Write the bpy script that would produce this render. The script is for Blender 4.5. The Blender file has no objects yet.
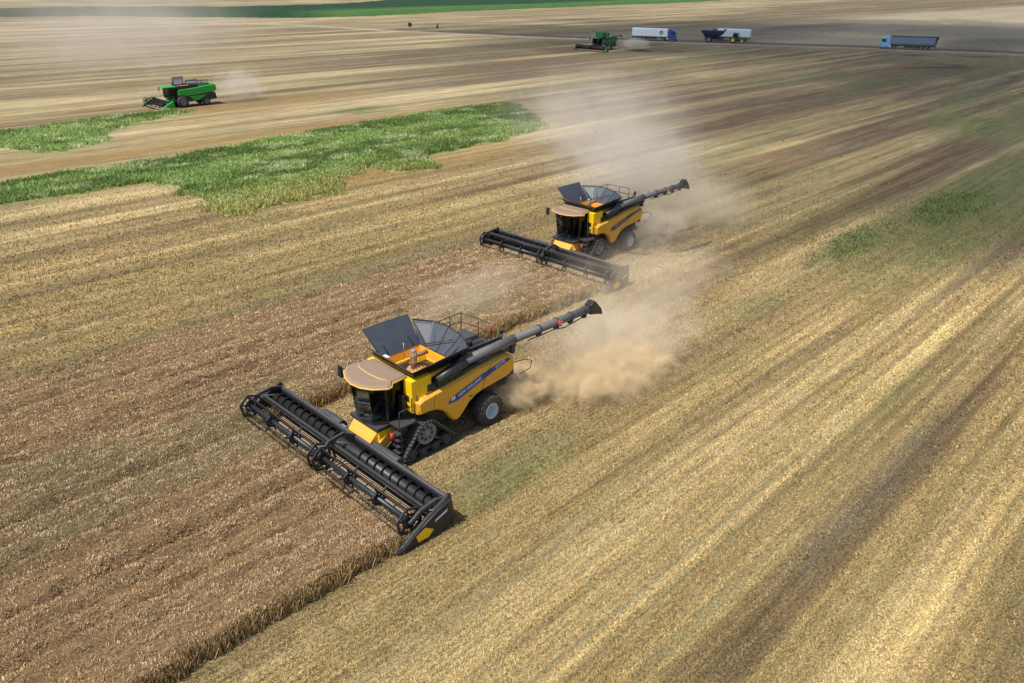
import bpy, math, random
import numpy as np
from mathutils import Vector, Matrix
random.seed(7)
R = math.radians
PI = math.pi
scene = bpy.context.scene
# World frame: X runs along the drill rows (away from the viewer), Y across them, Z up, metres.

# ------------------------------------------------------------------ camera
cd = bpy.data.cameras.new('camera')
cam = bpy.data.objects.new('camera', cd)
scene.collection.objects.link(cam)
scene.camera = cam
cd.sensor_width = 36.0
cd.lens = 27.31
cd.clip_start = 0.5
cd.clip_end = 12000
CR_ = Vector((0.70414, -0.71, 0.00972)); CD_ = Vector((-0.29662, -0.30655, -0.90446)); CF_ = Vector((0.64514, 0.63398, -0.42645))
m = Matrix((( CR_.x, -CD_.x, -CF_.x), (CR_.y, -CD_.y, -CF_.y), (CR_.z, -CD_.z, -CF_.z))).to_4x4()
m.translation = Vector((0, 0, 19.157))
cam.matrix_world = m

# ------------------------------------------------------------------ light
SUN_EL, SUN_AZ = 61.0, 178.0        # azimuth of the direction towards the sun, from +X counter-clockwise
sd = bpy.data.lights.new('sun', 'SUN')
sd.energy = 4.2
sd.angle = R(0.53)
sd.color = (1.0, 0.96, 0.90)
sun = bpy.data.objects.new('sun', sd)
scene.collection.objects.link(sun)
tosun = Vector((math.cos(R(SUN_AZ)) * math.cos(R(SUN_EL)), math.sin(R(SUN_AZ)) * math.cos(R(SUN_EL)), math.sin(R(SUN_EL))))
sun.rotation_euler = tosun.to_track_quat('Z', 'Y').to_euler()
w = bpy.data.worlds.new('World')
scene.world = w
w.use_nodes = True
wn = w.node_tree.nodes
bg = wn['Background']
sky = wn.new('ShaderNodeTexSky')
sky.sky_type = 'NISHITA'
sky.sun_disc = False
sky.sun_elevation = R(SUN_EL)
sky.sun_rotation = R(90 - SUN_AZ)
w.node_tree.links.new(sky.outputs[0], bg.inputs[0])
bg.inputs[1].default_value = 0.12
scene.view_settings.view_transform = 'Standard'
scene.view_settings.look = 'None'
scene.view_settings.gamma = 1.0
scene.view_settings.exposure = 0.36
scene.cycles.volume_step_rate = 1.0
scene.cycles.volume_max_steps = 256
scene.cycles.volume_bounces = 1

# ------------------------------------------------------------------ materials
def newmat(name):
    mt = bpy.data.materials.new(name)
    mt.use_nodes = True
    nt = mt.node_tree
    return mt, nt, nt.nodes['Principled BSDF']

def paint(name, col, rough=0.45, metal=0.0, dust=0.25, dustcol=(0.42, 0.32, 0.18), scale=1.6, spec=0.5, bump=0.0, thresh=0.45):
    """painted / rubber / metal surface with settled dust and slight tone variation"""
    mt, nt, p = newmat(name)
    N, L = nt.nodes, nt.links
    tc = N.new('ShaderNodeTexCoord')
    n1 = N.new('ShaderNodeTexNoise'); n1.inputs['Scale'].default_value = scale; n1.inputs['Detail'].default_value = 7; n1.inputs['Roughness'].default_value = 0.62
    L.new(tc.outputs['Object'], n1.inputs['Vector'])
    geo = N.new('ShaderNodeNewGeometry')
    sep = N.new('ShaderNodeSeparateXYZ'); L.new(geo.outputs['Normal'], sep.inputs[0])
    up = N.new('ShaderNodeMapRange'); up.inputs[1].default_value = -0.2; up.inputs[2].default_value = 1.0; up.inputs[3].default_value = 0.35; up.inputs[4].default_value = 1.0
    L.new(sep.outputs[2], up.inputs[0])
    mr = N.new('ShaderNodeMapRange'); mr.inputs[1].default_value = thresh - 0.2; mr.inputs[2].default_value = thresh + 0.3; mr.inputs[3].default_value = 0.25; mr.inputs[4].default_value = 1.0
    L.new(n1.outputs[0], mr.inputs[0])
    mul = N.new('ShaderNodeMath'); mul.operation = 'MULTIPLY'; L.new(up.outputs[0], mul.inputs[0]); L.new(mr.outputs[0], mul.inputs[1])
    mul2 = N.new('ShaderNodeMath'); mul2.operation = 'MULTIPLY'; L.new(mul.outputs[0], mul2.inputs[0]); mul2.inputs[1].default_value = dust
    mx = N.new('ShaderNodeMix'); mx.data_type = 'RGBA'
    mx.inputs[6].default_value = (*col, 1); mx.inputs[7].default_value = (*dustcol, 1)
    L.new(mul2.outputs[0], mx.inputs[0]); L.new(mx.outputs[2], p.inputs['Base Color'])
    rr = N.new('ShaderNodeMapRange'); rr.inputs[1].default_value = 0; rr.inputs[2].default_value = 0.6; rr.inputs[3].default_value = rough; rr.inputs[4].default_value = 0.85
    L.new(mul2.outputs[0], rr.inputs[0]); L.new(rr.outputs[0], p.inputs['Roughness'])
    p.inputs['Metallic'].default_value = metal
    p.inputs['Specular IOR Level'].default_value = spec
    if bump:
        b = N.new('ShaderNodeBump'); b.inputs['Strength'].default_value = bump; b.inputs['Distance'].default_value = 0.03
        n2 = N.new('ShaderNodeTexNoise'); n2.inputs['Scale'].default_value = 14; L.new(tc.outputs['Object'], n2.inputs['Vector'])
        L.new(n2.outputs[0], b.inputs['Height']); L.new(b.outputs[0], p.inputs['Normal'])
    return mt

M = {}
M['yellow'] = paint('yellow paint', (0.82, 0.385, 0.010), 0.33, dust=0.60, dustcol=(0.40, 0.25, 0.10), scale=2.6)
M['yellow_clean'] = paint('clean yellow paint', (0.93, 0.56, 0.010), 0.3, dust=0.10, dustcol=(0.5, 0.3, 0.08))
M['roof'] = paint('dusty cab roof', (0.52, 0.28, 0.05), 0.6, dust=1.0, dustcol=(0.24, 0.165, 0.11), scale=1.1, thresh=0.12)
M['rooftrim'] = paint('roof rim paint', (0.74, 0.42, 0.07), 0.5, dust=0.4)
M['black'] = paint('black plastic', (0.010, 0.010, 0.012), 0.42, dust=0.10, dustcol=(0.2, 0.16, 0.11))
M['blackdust'] = paint('dusty black steel', (0.03, 0.03, 0.032), 0.5, dust=0.14, dustcol=(0.18, 0.155, 0.12))
M['navy'] = paint('dark blue steel', (0.012, 0.022, 0.035), 0.35, dust=0.15, dustcol=(0.2, 0.17, 0.13), metal=0.2)
M['grey'] = paint('dusty grey steel', (0.035, 0.035, 0.042), 0.5, dust=0.22, dustcol=(0.20, 0.17, 0.14))
M['augertube'] = paint('dusty charcoal auger tube', (0.085, 0.085, 0.09), 0.45, dust=0.5, dustcol=(0.20, 0.17, 0.14))
M['flap'] = paint('dark slate tank flap', (0.030, 0.040, 0.055), 0.40, metal=0.0, dust=0.22, dustcol=(0.24, 0.22, 0.19), scale=1.2)
M['rubber'] = paint('rubber', (0.02, 0.02, 0.02), 0.8, dust=0.4, dustcol=(0.20, 0.16, 0.115), scale=5)
M['rim'] = paint('pale grey wheel rim', (0.52, 0.56, 0.58), 0.45, dust=0.35)
M['rimgrey'] = paint('dull grey wheel rim', (0.20, 0.20, 0.21), 0.5, dust=0.4)
M['orange'] = paint('orange tank wall', (0.82, 0.34, 0.015), 0.4, dust=0.3, dustcol=(0.55, 0.28, 0.08))
M['rust'] = paint('worn auger', (0.22, 0.09, 0.04), 0.6, dust=0.4)
M['grain'] = paint('grain', (0.40, 0.20, 0.06), 0.9, dust=0.6, dustcol=(0.46, 0.26, 0.10), scale=9, bump=0.8)
M['blue'] = paint('deep blue decal', (0.012, 0.05, 0.26), 0.35, dust=0.1)
M['slate'] = paint('dusty blue-grey decal', (0.045, 0.05, 0.08), 0.5, dust=0.25)
M['white'] = paint('white lettering', (0.72, 0.74, 0.76), 0.5, dust=0.12)
M['red'] = paint('red', (0.55, 0.02, 0.015), 0.45, dust=0.12)
M['silver'] = paint('bare metal', (0.5, 0.5, 0.5), 0.35, metal=0.8, dust=0.25)
M['beacon'] = paint('amber beacon', (0.8, 0.25, 0.01), 0.2, dust=0.05)
M['green'] = paint('bright green paint', (0.012, 0.30, 0.035), 0.35, dust=0.14, dustcol=(0.14, 0.30, 0.07))
M['dkgreen'] = paint('dark green paint', (0.010, 0.12, 0.045), 0.4, dust=0.22, dustcol=(0.10, 0.16, 0.07))
M['palegrey'] = paint('pale grey sheet', (0.30, 0.31, 0.33), 0.5, dust=0.4, dustcol=(0.35, 0.3, 0.24))
M['wheelyellow'] = paint('wheel yellow', (0.75, 0.52, 0.06), 0.4, dust=0.2)
M['truckblue'] = paint('deep blue cab paint', (0.010, 0.04, 0.26), 0.3, dust=0.08)
M['lightblue'] = paint('light blue cab paint', (0.13, 0.36, 0.62), 0.3, dust=0.12)
M['trailerwhite'] = paint('white trailer tarp', (0.62, 0.68, 0.72), 0.5, dust=0.14)
M['trailerblue'] = paint('grey blue trailer side', (0.12, 0.165, 0.23), 0.5, dust=0.25, dustcol=(0.22, 0.24, 0.26))
M['cart'] = paint('dark navy cart', (0.012, 0.022, 0.05), 0.4, dust=0.2, dustcol=(0.14, 0.14, 0.15))
M['floor'] = paint('painted teal floor reflection', (0.05, 0.30, 0.28), 0.3, dust=0.2)  # reflection on the cab floor, put in as a flat teal colour
M['skin'] = paint('skin', (0.45, 0.22, 0.15), 0.6, dust=0.0)
M['cloth'] = paint('dark blue cloth', (0.03, 0.045, 0.09), 0.8, dust=0.0)

def glassmat(name, tint, thru):
    mt, nt, p = newmat(name)
    N, L = nt.nodes, nt.links
    tr = N.new('ShaderNodeBsdfTransparent'); tr.inputs[0].default_value = (*tint, 1)
    gl = N.new('ShaderNodeBsdfGlossy'); gl.inputs['Roughness'].default_value = 0.06; gl.inputs[0].default_value = (0.8, 0.85, 0.9, 1)
    fr = N.new('ShaderNodeFresnel'); fr.inputs[0].default_value = 1.5
    mx = N.new('ShaderNodeMixShader')
    fm = N.new('ShaderNodeMath'); fm.operation = 'MULTIPLY'; fm.inputs[1].default_value = 0.6; L.new(fr.outputs[0], fm.inputs[0]); L.new(fm.outputs[0], mx.inputs[0]); L.new(tr.outputs[0], mx.inputs[1]); L.new(gl.outputs[0], mx.inputs[2])
    L.new(mx.outputs[0], nt.nodes['Material Output'].inputs[0])
    return mt
M['glass'] = glassmat('tinted glass', (0.16, 0.20, 0.21), 0.3)
M['deckstraw'] = paint('cut straw on the deck', (0.30, 0.20, 0.11), 0.9, dust=0.8, dustcol=(0.50, 0.36, 0.20), scale=6, bump=0.9)

# ------------------------------------------------------------------ mesh builder
class MB:
    def __init__(s):
        s.v = []; s.f = []; s.mi = []; s.sm = []; s.cur = 0; s.mats = []
    def mat(s, m):
        if m not in s.mats: s.mats.append(m)
        s.cur = s.mats.index(m); return s
    def add(s, verts, faces, smooth=False):
        o = len(s.v); s.v += [tuple(v) for v in verts]
        for f in faces:
            s.f.append(tuple(i + o for i in f)); s.mi.append(s.cur); s.sm.append(smooth)
        return s
    def box(s, x0, x1, y0, y1, z0, z1, tx=0, ty=0, shift=(0, 0)):
        """box, its top optionally tapered by tx / ty per side and shifted"""
        sx, sy = shift
        vs = [(x0, y0, z0), (x1, y0, z0), (x1, y1, z0), (x0, y1, z0),
              (x0 + tx + sx, y0 + ty + sy, z1), (x1 - tx + sx, y0 + ty + sy, z1), (x1 - tx + sx, y1 - ty + sy, z1), (x0 + tx + sx, y1 - ty + sy, z1)]
        return s.add(vs, [(0, 3, 2, 1), (4, 5, 6, 7), (0, 1, 5, 4), (1, 2, 6, 5), (2, 3, 7, 6), (3, 0, 4, 7)])
    def loft(s, secs, closed=True, caps=True, smooth=False):
        n = len(secs[0]); vs = [p for q in secs for p in q]; fs = []
        for i in range(len(secs) - 1):
            for j in range(n if closed else n - 1):
                k = (j + 1) % n
                fs.append((i * n + j, i * n + k, (i + 1) * n + k, (i + 1) * n + j))
        s.add(vs, fs, smooth)
        if caps and closed:
            o = len(s.v) - len(vs)
            s.f.append(tuple(o + j for j in reversed(range(n)))); s.mi.append(s.cur); s.sm.append(False)
            s.f.append(tuple(o + (len(secs) - 1) * n + j for j in range(n))); s.mi.append(s.cur); s.sm.append(False)
        return s
    def prism_y(s, prof, y0, y1, smooth=False):
        """profile [(x,z)...] extruded from y0 to y1"""
        return s.loft([[(x, y0, z) for x, z in prof], [(x, y1, z) for x, z in prof]], smooth=smooth)
    def prism_z(s, prof, z0, z1):
        return s.loft([[(x, y, z0) for x, y in prof], [(x, y, z1) for x, y in prof]])
    def cyl(s, a, b, r0, r1=None, n=12, caps=True, smooth=True):
        a = Vector(a); b = Vector(b); r1 = r0 if r1 is None else r1
        d = (b - a).normalized(); u = d.orthogonal().normalized(); v = d.cross(u)
        secs = [[tuple(c + (u * math.cos(2 * PI * i / n) + v * math.sin(2 * PI * i / n)) * r) for i in range(n)] for c, r in ((a, r0), (b, r1))]
        return s.loft(secs, smooth=smooth, caps=caps)
    def tube(s, pts, r, n=8, smooth=True):
        pts = [Vector(p) for p in pts]; secs = []
        rs = r if isinstance(r, (list, tuple)) else [r] * len(pts)
        up = None
        for i, p in enumerate(pts):
            d = (pts[min(i + 1, len(pts) - 1)] - pts[max(i - 1, 0)]).normalized()
            if up is None: up = d.orthogonal().normalized()
            up = (up - d * up.dot(d)).normalized(); v = d.cross(up)
            secs.append([tuple(p + (up * math.cos(2 * PI * k / n) + v * math.sin(2 * PI * k / n)) * rs[i]) for k in range(n)])
        return s.loft(secs, smooth=smooth)
    def lathe_y(s, cx, cz, prof, n=32, smooth=True):
        """profile [(y, r)...] turned about the line x=cx, z=cz"""
        secs = [[(cx + r * math.cos(2 * PI * i / n), y, cz + r * math.sin(2 * PI * i / n)) for i in range(n)] for y, r in prof]
        return s.loft(secs, smooth=smooth)
    def bar(s, a, b, w, h=None):
        a = Vector(a); b = Vector(b); h = h or w
        d = (b - a).normalized()
        u = Vector((0, 0, 1)).cross(d)
        if u.length < 1e-3: u = Vector((1, 0, 0))
        u.normalize(); v = d.cross(u)
        q = [(-1, -1), (1, -1), (1, 1), (-1, 1)]
        return s.loft([[tuple(c + u * (i * w / 2) + v * (j * h / 2)) for i, j in q] for c in (a, b)])
    def quad(s, a, b, c, d, t=0.02):
        """sheet of thickness t through four corners"""
        a, b, c, d = map(Vector, (a, b, c, d)); n = (b - a).cross(d - a).normalized() * t
        return s.loft([[a, b, c, d], [a + n, b + n, c + n, d + n]])
    def build(s, name, parent=None, bevel=0.0, mat=None):
        me = bpy.data.meshes.new(name)
        me.from_pydata([tuple(v) for v in s.v], [], s.f)
        for mm in s.mats: me.materials.append(M[mm])
        me.polygons.foreach_set('material_index', s.mi)
        me.polygons.foreach_set('use_smooth', s.sm)
        import bmesh
        bm = bmesh.new(); bm.from_mesh(me); bmesh.ops.recalc_face_normals(bm, faces=bm.faces); bm.to_mesh(me); bm.free()
        o = bpy.data.objects.new(name, me)
        scene.collection.objects.link(o)
        if parent is not None: o.parent = parent
        if bevel:
            b = o.modifiers.new('bevel', 'BEVEL'); b.width = bevel; b.segments = 2; b.limit_method = 'ANGLE'; b.angle_limit = R(40)
        return o

def B(mat): return MB().mat(mat)
def thing(name, label, cat, loc, rot=0.0, group=None):
    o = bpy.data.objects.new(name, None); scene.collection.objects.link(o)
    o.location = loc; o.rotation_euler = (0, 0, rot)
    o.empty_display_size = 0.5
    o['label'] = label; o['category'] = cat
    if group: o['group'] = group
    return o
def meta(o, label=None, cat=None, kind=None, group=None):
    if label: o['label'] = label
    if cat: o['category'] = cat
    if kind: o['kind'] = kind
    if group: o['group'] = group
    return o
def text_mesh(name, body, size, parent, loc, rotm, mat, shear=0.0, depth=0.004, width=None):
    cu = bpy.data.curves.new('t', 'FONT'); cu.body = body; cu.size = size; cu.extrude = depth; cu.shear = shear
    cu.resolution_u = 3; cu.offset = 0.002; cu.space_character = 1.12
    t = bpy.data.objects.new('t', cu); scene.collection.objects.link(t)
    dg = bpy.context.evaluated_depsgraph_get()
    me = bpy.data.meshes.new_from_object(t.evaluated_get(dg))
    bpy.data.objects.remove(t); me.name = name
    me.materials.clear(); me.materials.append(M[mat])
    o = bpy.data.objects.new(name, me); scene.collection.objects.link(o)
    xs = [v.co.x for v in me.vertices]; wd = max(xs) - min(xs)
    sc = (width / wd) if width else 1.0
    mm = rotm.to_4x4(); mm.translation = Vector(loc)
    o.parent = parent
    o.matrix_local = mm @ Matrix.Diagonal((sc, 1, 1, 1))
    return o

# ------------------------------------------------------------------ noise for field maps
def vnoise(x, y, seed=0):
    xi = np.floor(x).astype(np.int64); yi = np.floor(y).astype(np.int64)
    fx = x - xi; fy = y - yi
    fx = fx * fx * (3 - 2 * fx); fy = fy * fy * (3 - 2 * fy)
    def h(a, b):
        k = (a * 374761393 + b * 668265263 + seed * 974711) & 0x7fffffff
        k = ((k ^ (k >> 13)) * 1274126177) & 0x7fffffff
        return ((k ^ (k >> 16)) & 0xffff) / 65535.0
    return (h(xi, yi) * (1 - fx) + h(xi + 1, yi) * fx) * (1 - fy) + (h(xi, yi + 1) * (1 - fx) + h(xi + 1, yi + 1) * fx) * fy
def fbm(x, y, seed=0, oct=4):
    s = 0; a = 0.5; t = 0
    for i in range(oct):
        s = s + a * vnoise(x * 2 ** i, y * 2 ** i, seed + i * 17); t += a; a *= 0.55
    return s / t
def sstep(a, b, x):
    t = np.clip((x - a) / (b - a), 0, 1); return t * t * (3 - 2 * t)
def inpoly(poly, x, y):
    r = np.zeros(x.shape, bool); n = len(poly); j = n - 1
    for i in range(n):
        xi, yi = poly[i]; xj, yj = poly[j]
        c = ((yi > y) != (yj > y)) & (x < (xj - xi) * (y - yi) / (yj - yi + 1e-12) + xi)
        r ^= c; j = i
    return r

WH_V0, WH_VM, WH_V1 = 19.0, 30.0, 41.8
C1 = (18.11, 24.61); C2 = (43.46, 35.59)
WH_U1, WH_U2 = C1[0] - 4.2, C2[0] - 4.2
BIG = [(5, 80), (17, 80.8), (30, 80.5), (31, 74), (30, 63.5), (41.9, 64.3), (43, 69), (50, 71), (50, 66.5), (55, 65.5), (57, 71), (80, 74.1), (88, 82), (93, 93.5), (72, 94.2), (49.4, 91.9), (35.3, 88.9), (18.4, 88.9), (5, 88)]
SMALL = [(10, 118), (23, 112), (23.5, 107.5), (28, 101.6), (35, 105), (36, 111), (40.3, 114.7), (52, 119.0), (50, 122), (40, 122), (33.8, 120.5), (26.3, 119.3), (10, 122)]

ROAD_A = np.array([206.0, 199.0]); ROAD_B = np.array([258.1, 99.5]); 
def road_dist(u, v):
    # polyline: track from the far left, then road past the trucks
    pts = [(40, 470), (99, 402), (150, 352), (181, 301), (191, 248), (207, 198), (226, 155.7), (241, 127.0), (257, 98.5), (268, 70), (278, 30), (300, -120)]
    d = np.full(u.shape, 1e9)
    for (a, b), (c, e) in zip(pts[:-1], pts[1:]):
        L2 = (c - a) ** 2 + (e - b) ** 2
        t = np.clip(((u - a) * (c - a) + (v - b) * (e - b)) / L2, 0, 1)
        d = np.minimum(d, np.hypot(u - a - t * (c - a), v - b - t * (e - b)))
    return d
def side_road(u, v):  # positive beyond the road
    return (u - 206) * (199 - 99.5) / 110 + (v - 199) * (258.1 - 206) / 110

def lerp(a, b, t): return a + (b - a) * t[..., None]
STRAW = np.array([0.54, 0.420, 0.225]); MID = np.array([0.345, 0.255, 0.122]); BROWN = np.array([0.185, 0.125, 0.070]); GREYD = np.array([0.165, 0.135, 0.100])
OLIVE = np.array([0.165, 0.162, 0.066]); GREEN = np.array([0.120, 0.150, 0.050]); TAN = np.array([0.33, 0.25, 0.14]); ORANGE = np.array([0.36, 0.225, 0.085])

STRIPES = [  # v, half width, signed strength (+ pale straw, - dark), u range
    (13.6, 1.9, 0.80, -50, 60), (11.4, 0.8, 0.6, -50, 50), (17.2, 0.4, 0.4, -50, 30), (15.9, 0.35, -0.35, -50, 60), (10.3, 0.35, -0.4, -50, 60), (8.9, 0.5, 0.4, -50, 60), (4.6, 1.1, 0.28, -50, 300), (7.4, 1.0, -0.85, -50, 300), (1.6, 1.2, -0.4, -50, 300), (-1.5, 1.5, 0.3, -50, 300),
    (9.8, 0.5, -0.35, -50, 300), (16.9, 0.7, -0.25, -50, 300), (22.2, 0.6, 0.8, 25, 62), (20.3, 0.8, -0.55, 25, 300), (18.0, 0.8, 0.4, 24, 60),
    (24.6, 1.2, 0.55, 50, 130), (27.2, 0.8, -0.55, 44, 300), (29.4, 0.6, 0.6, 44, 140), (34.0, 1.5, 0.45, 55, 200), (38.5, 1.2, -0.5, 55, 300),
    (41.0, 0.6, 0.6, 60, 260), (45.2, 0.9, -0.1, -50, 60), (47.3, 0.55, 0.7, -50, 200), (49.6, 0.9, 0.35, -50, 60), (52.0, 0.5, 0.5, -50, 80), (55.2, 0.8, -0.85, -50, 90), (58.3, 1.0, 0.85, -50, 90), (60.3, 0.5, 0.4, -50, 90),
    (63.2, 0.9, -0.6, -50, 34), (66.0, 0.6, 0.5, -50, 34), (70.2, 0.7, 0.45, -50, 34), (76.0, 1.0, 0.3, -50, 40),
    (96.0, 1.0, -0.3, -50, 120), (98.0, 1.0, 0.5, -50, 90), (102.5, 1.2, 0.3, -50, 80), (108, 1.2, 0.55, -50, 140), (113, 1, 0.45, -50, 140), (124.5, 1.5, -0.5, 55, 180),
    (131.5, 1.2, -0.9, 62, 170), (134.5, 1.5, 0.3, 60, 200), (146, 2.0, 0.5, 30, 200), (152, 2, -0.35, 30, 300), (165, 2.4, 0.6, 30, 220), (186, 3, 0.6, 30, 200), (205, 3, 0.4, 0, 200)]

def row_fun(u, v):
    """0..1, streaky rows left by drill, wheels and header"""
    a = fbm(u * 0.022, v * 1.25, 205, 3); b = fbm(u * 0.07, v * 3.2, 207, 2)
    per = 0.5 + 0.5 * np.cos(2 * PI * (v / 0.70 + 0.2 * (fbm(u * 0.03, v * 0.2, 209, 2) - 0.5)))
    gate = sstep(0.42, 0.62, fbm(u * 0.03, v * 0.12, 211, 3))
    return np.clip(0.5 + 1.3 * (a - 0.5) + 0.7 * (b - 0.5) - (0.16 + 0.36 * gate) * (per - 0.4), 0, 1)
def field_colour(u, v, far=True):
    """albedo of the cut field at (u along rows, v across)"""
    rows = fbm(u * 0.018 + 3, v * 0.42, 5, 4)            # broad combine passes
    rows2 = fbm(u * 0.05, v * 1.7, 11, 3)
    patch = fbm(u * 0.035, v * 0.06, 23, 4)
    t = 0.45 + 1.15 * (rows - 0.5) + 0.45 * (rows2 - 0.5)
    swath = (v % 12.1) / 12.1
    # the right half and middle distance is browner, less straw
    brown_zone = sstep(52, 100, u - 0.25 * v + 8 * (patch - 0.5)) * (1 - sstep(120, 170, v - u * 0.25))
    t = t - 0.34 * brown_zone
    for sv, hw, st, u0, u1 in STRIPES:
        if st == 0: continue
        wob = 0.35 * (fbm(u * 0.03, v * 0 + sv, 77, 2) - 0.5) * hw
        mask = np.exp(-((v - sv - wob) / hw) ** 2) * sstep(u0 - 6, u0 + 6, u) * (1 - sstep(u1 - 12, u1 + 12, u))
        mask = mask * (0.6 + 0.7 * fbm(u * 0.035, v * 1.2, int(sv * 7) % 97, 3))
        t = t + 0.46 * st * mask
    # combine passes beyond the near field, evenly spaced
    per = np.abs(((v - 24.6 + 0.5) % 6.05) - 3.0) / 3.0
    t = t + 0.16 * sstep(45, 70, u) * np.exp(-((1 - per) / 0.22) ** 2) * (fbm(u * 0.01, v * 0.1, 9, 2) + 0.2)
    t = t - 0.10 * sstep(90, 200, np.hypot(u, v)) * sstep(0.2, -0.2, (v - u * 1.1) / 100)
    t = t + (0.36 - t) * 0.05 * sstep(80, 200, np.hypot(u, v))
    band = fbm(u * 0.006 + 5, v * 0.11, 333, 3)
    t = t + 0.95 * (band - 0.5) * sstep(70, 120, np.hypot(u, v))
    t = np.clip(t, -0.15, 1.1)
    c = lerp(BROWN[None], MID, sstep(0.0, 0.42, t)) if False else None
    c0 = lerp(np.broadcast_to(BROWN, u.shape + (3,)), MID, sstep(0.0, 0.45, t))
    c0 = lerp(c0, STRAW, sstep(0.42, 0.95, t))
    dd = np.hypot(u, v); rf = row_fun(u, v)
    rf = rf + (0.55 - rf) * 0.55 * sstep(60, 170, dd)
    c0 = c0 * (0.58 + 0.70 * rf)[..., None]
    # grey bare soil strips
    g = sstep(0.58, 0.72, fbm(u * 0.03, v * 0.5, 41, 4)) * 0.55
    c0 = lerp(c0, GREYD, g * sstep(0.75, 0.3, t))
    # olive regrowth
    ol = sstep(0.44, 0.64, fbm(u * 0.03 + 9, v * 0.14, 61, 4))
    oz = 0.18 + 0.80 * np.exp(-(((v - 18.5) / 7) ** 2)) * sstep(26, 46, u) + 0.55 * brown_zone + 0.05 * sstep(8, 2, v)
    c0 = lerp(c0, OLIVE, np.clip(ol * oz * 0.85, 0, 1))
    # green weeds, right of centre
    nz = fbm(u * 0.16, v * 0.6, 71, 4)
    wz = np.maximum.reduce([np.exp(-(((u - 62) / 9) ** 2 + ((v - 22.5) / 2.6) ** 2)), np.exp(-(((u - 80) / 10) ** 2 + ((v - 20.8) / 2.6) ** 2)),
                            0.9 * np.exp(-(((u - 21.0) / 7.0) ** 2 + ((v - 19.6) / 1.7) ** 2)), 0.55 * np.exp(-(((u - 45) / 6) ** 2 + ((v - 21) / 1.6) ** 2)), 0.7 * np.exp(-(((u - 130) / 14) ** 2 + ((v - 34) / 6) ** 2)),
                            0.7 * np.exp(-(((u - 72) / 7) ** 2 + ((v - 104) / 5) ** 2)), 0.6 * np.exp(-(((u - 25) / 12) ** 2 + ((v - 141) / 3.5) ** 2)),
                            0.5 * np.exp(-(((u - 31) / 6) ** 2 + ((v - 61) / 1.6) ** 2))])
    c0 = lerp(c0, GREEN, np.clip(sstep(0.24, 0.95, nz * wz * 1.9) * 0.95, 0, 1))
    # sparse green thinning out round the weedy strips
    for poly in (BIG, SMALL):
        soft = 0
        for k_ in range(6):
            j = 701 + k_ * 13
            soft = soft + inpoly(poly, u + 6.0 * (fbm(u * 0.35, v * 0.5, j, 2) - 0.5), v + 7.0 * (fbm(u * 0.4, v * 0.5, j + 3, 2) - 0.5)) / 6.0
        c0 = lerp(c0, np.array([0.20, 0.235, 0.085]), soft * 0.65)
    # orange-brown soil at the border of the green strip
    oz = np.exp(-(((v - 95.5) / 2.5) ** 2)) * sstep(100, 80, u) + np.exp(-(((u - 47) / 6) ** 2 + ((v - 68) / 3) ** 2)) + 0.7 * np.exp(-(((u - 63) / 12) ** 2 + ((v - 68) / 3.5) ** 2)) + 0.8 * np.exp(-(((v - 120) / 6) ** 2)) * sstep(45, 55, u) * sstep(90, 75, u)
    c0 = lerp(c0, ORANGE * 0.8, np.clip(oz * 0.75, 0, 1))
    # strip just cut behind the near and second combine: trampled, greyer
    cut = ((v > WH_V0) & (v < WH_VM + 0.3) & (u > C1[0] - 4)) | ((v > WH_VM) & (v < WH_V1) & (u > C2[0] - 4))
    cutm = cut.astype(float) * (1 - sstep(40, 75, u)) * 0.5
    c0 = lerp(c0, TAN * 0.80, cutm)
    # track / road and land beyond
    d = road_dist(u, v)
    beyond = sstep(-2, 6, side_road(u, v)) * sstep(210, 180, v)
    tb = fbm(u * 0.004, v * 0.012, 91, 4)
    far_c = lerp(np.broadcast_to(np.array([0.17, 0.135, 0.085]), u.shape + (3,)), np.array([0.36, 0.285, 0.175]), sstep(0.35, 0.62, tb + 0.22 * sstep(330, 420, u)))
    far_c = far_c * (0.8 + 0.4 * fbm(u * 0.02, v * 0.08, 93, 3))[..., None]
    c0 = lerp(c0, far_c, beyond)
    # far beyond everything: pale and brown strips
    ff = sstep(355, 362, v - 0.1 * (u - 300)) * 0 
    sr = side_road(u, v)
    c0 = lerp(c0, np.array([0.13, 0.11, 0.075]), sstep(7, 4, np.abs(d - 7)) * sstep(0, 3, sr) * sstep(190, 215, u) * 0.85)   # dark verge beyond the track
    c0 = lerp(c0, np.array([0.27, 0.20, 0.13]), sstep(16, 5, d) * sstep(0, -3, sr) * sstep(190, 215, u) * 0.7)
    c0 = lerp(c0, np.array([0.44, 0.36, 0.24]), sstep(4.6, 2.0, d + 1.2 * fbm(u * 0.08, v * 0.08, 95, 2)) * (0.62 + 0.3 * sstep(230, 200, u)))
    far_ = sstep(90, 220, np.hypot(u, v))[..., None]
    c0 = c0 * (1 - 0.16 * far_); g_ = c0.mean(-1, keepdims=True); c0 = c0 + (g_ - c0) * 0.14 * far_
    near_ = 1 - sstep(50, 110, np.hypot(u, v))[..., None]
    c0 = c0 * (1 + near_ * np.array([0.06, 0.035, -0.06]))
    return np.clip(c0, 0.01, 0.9)

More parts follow.
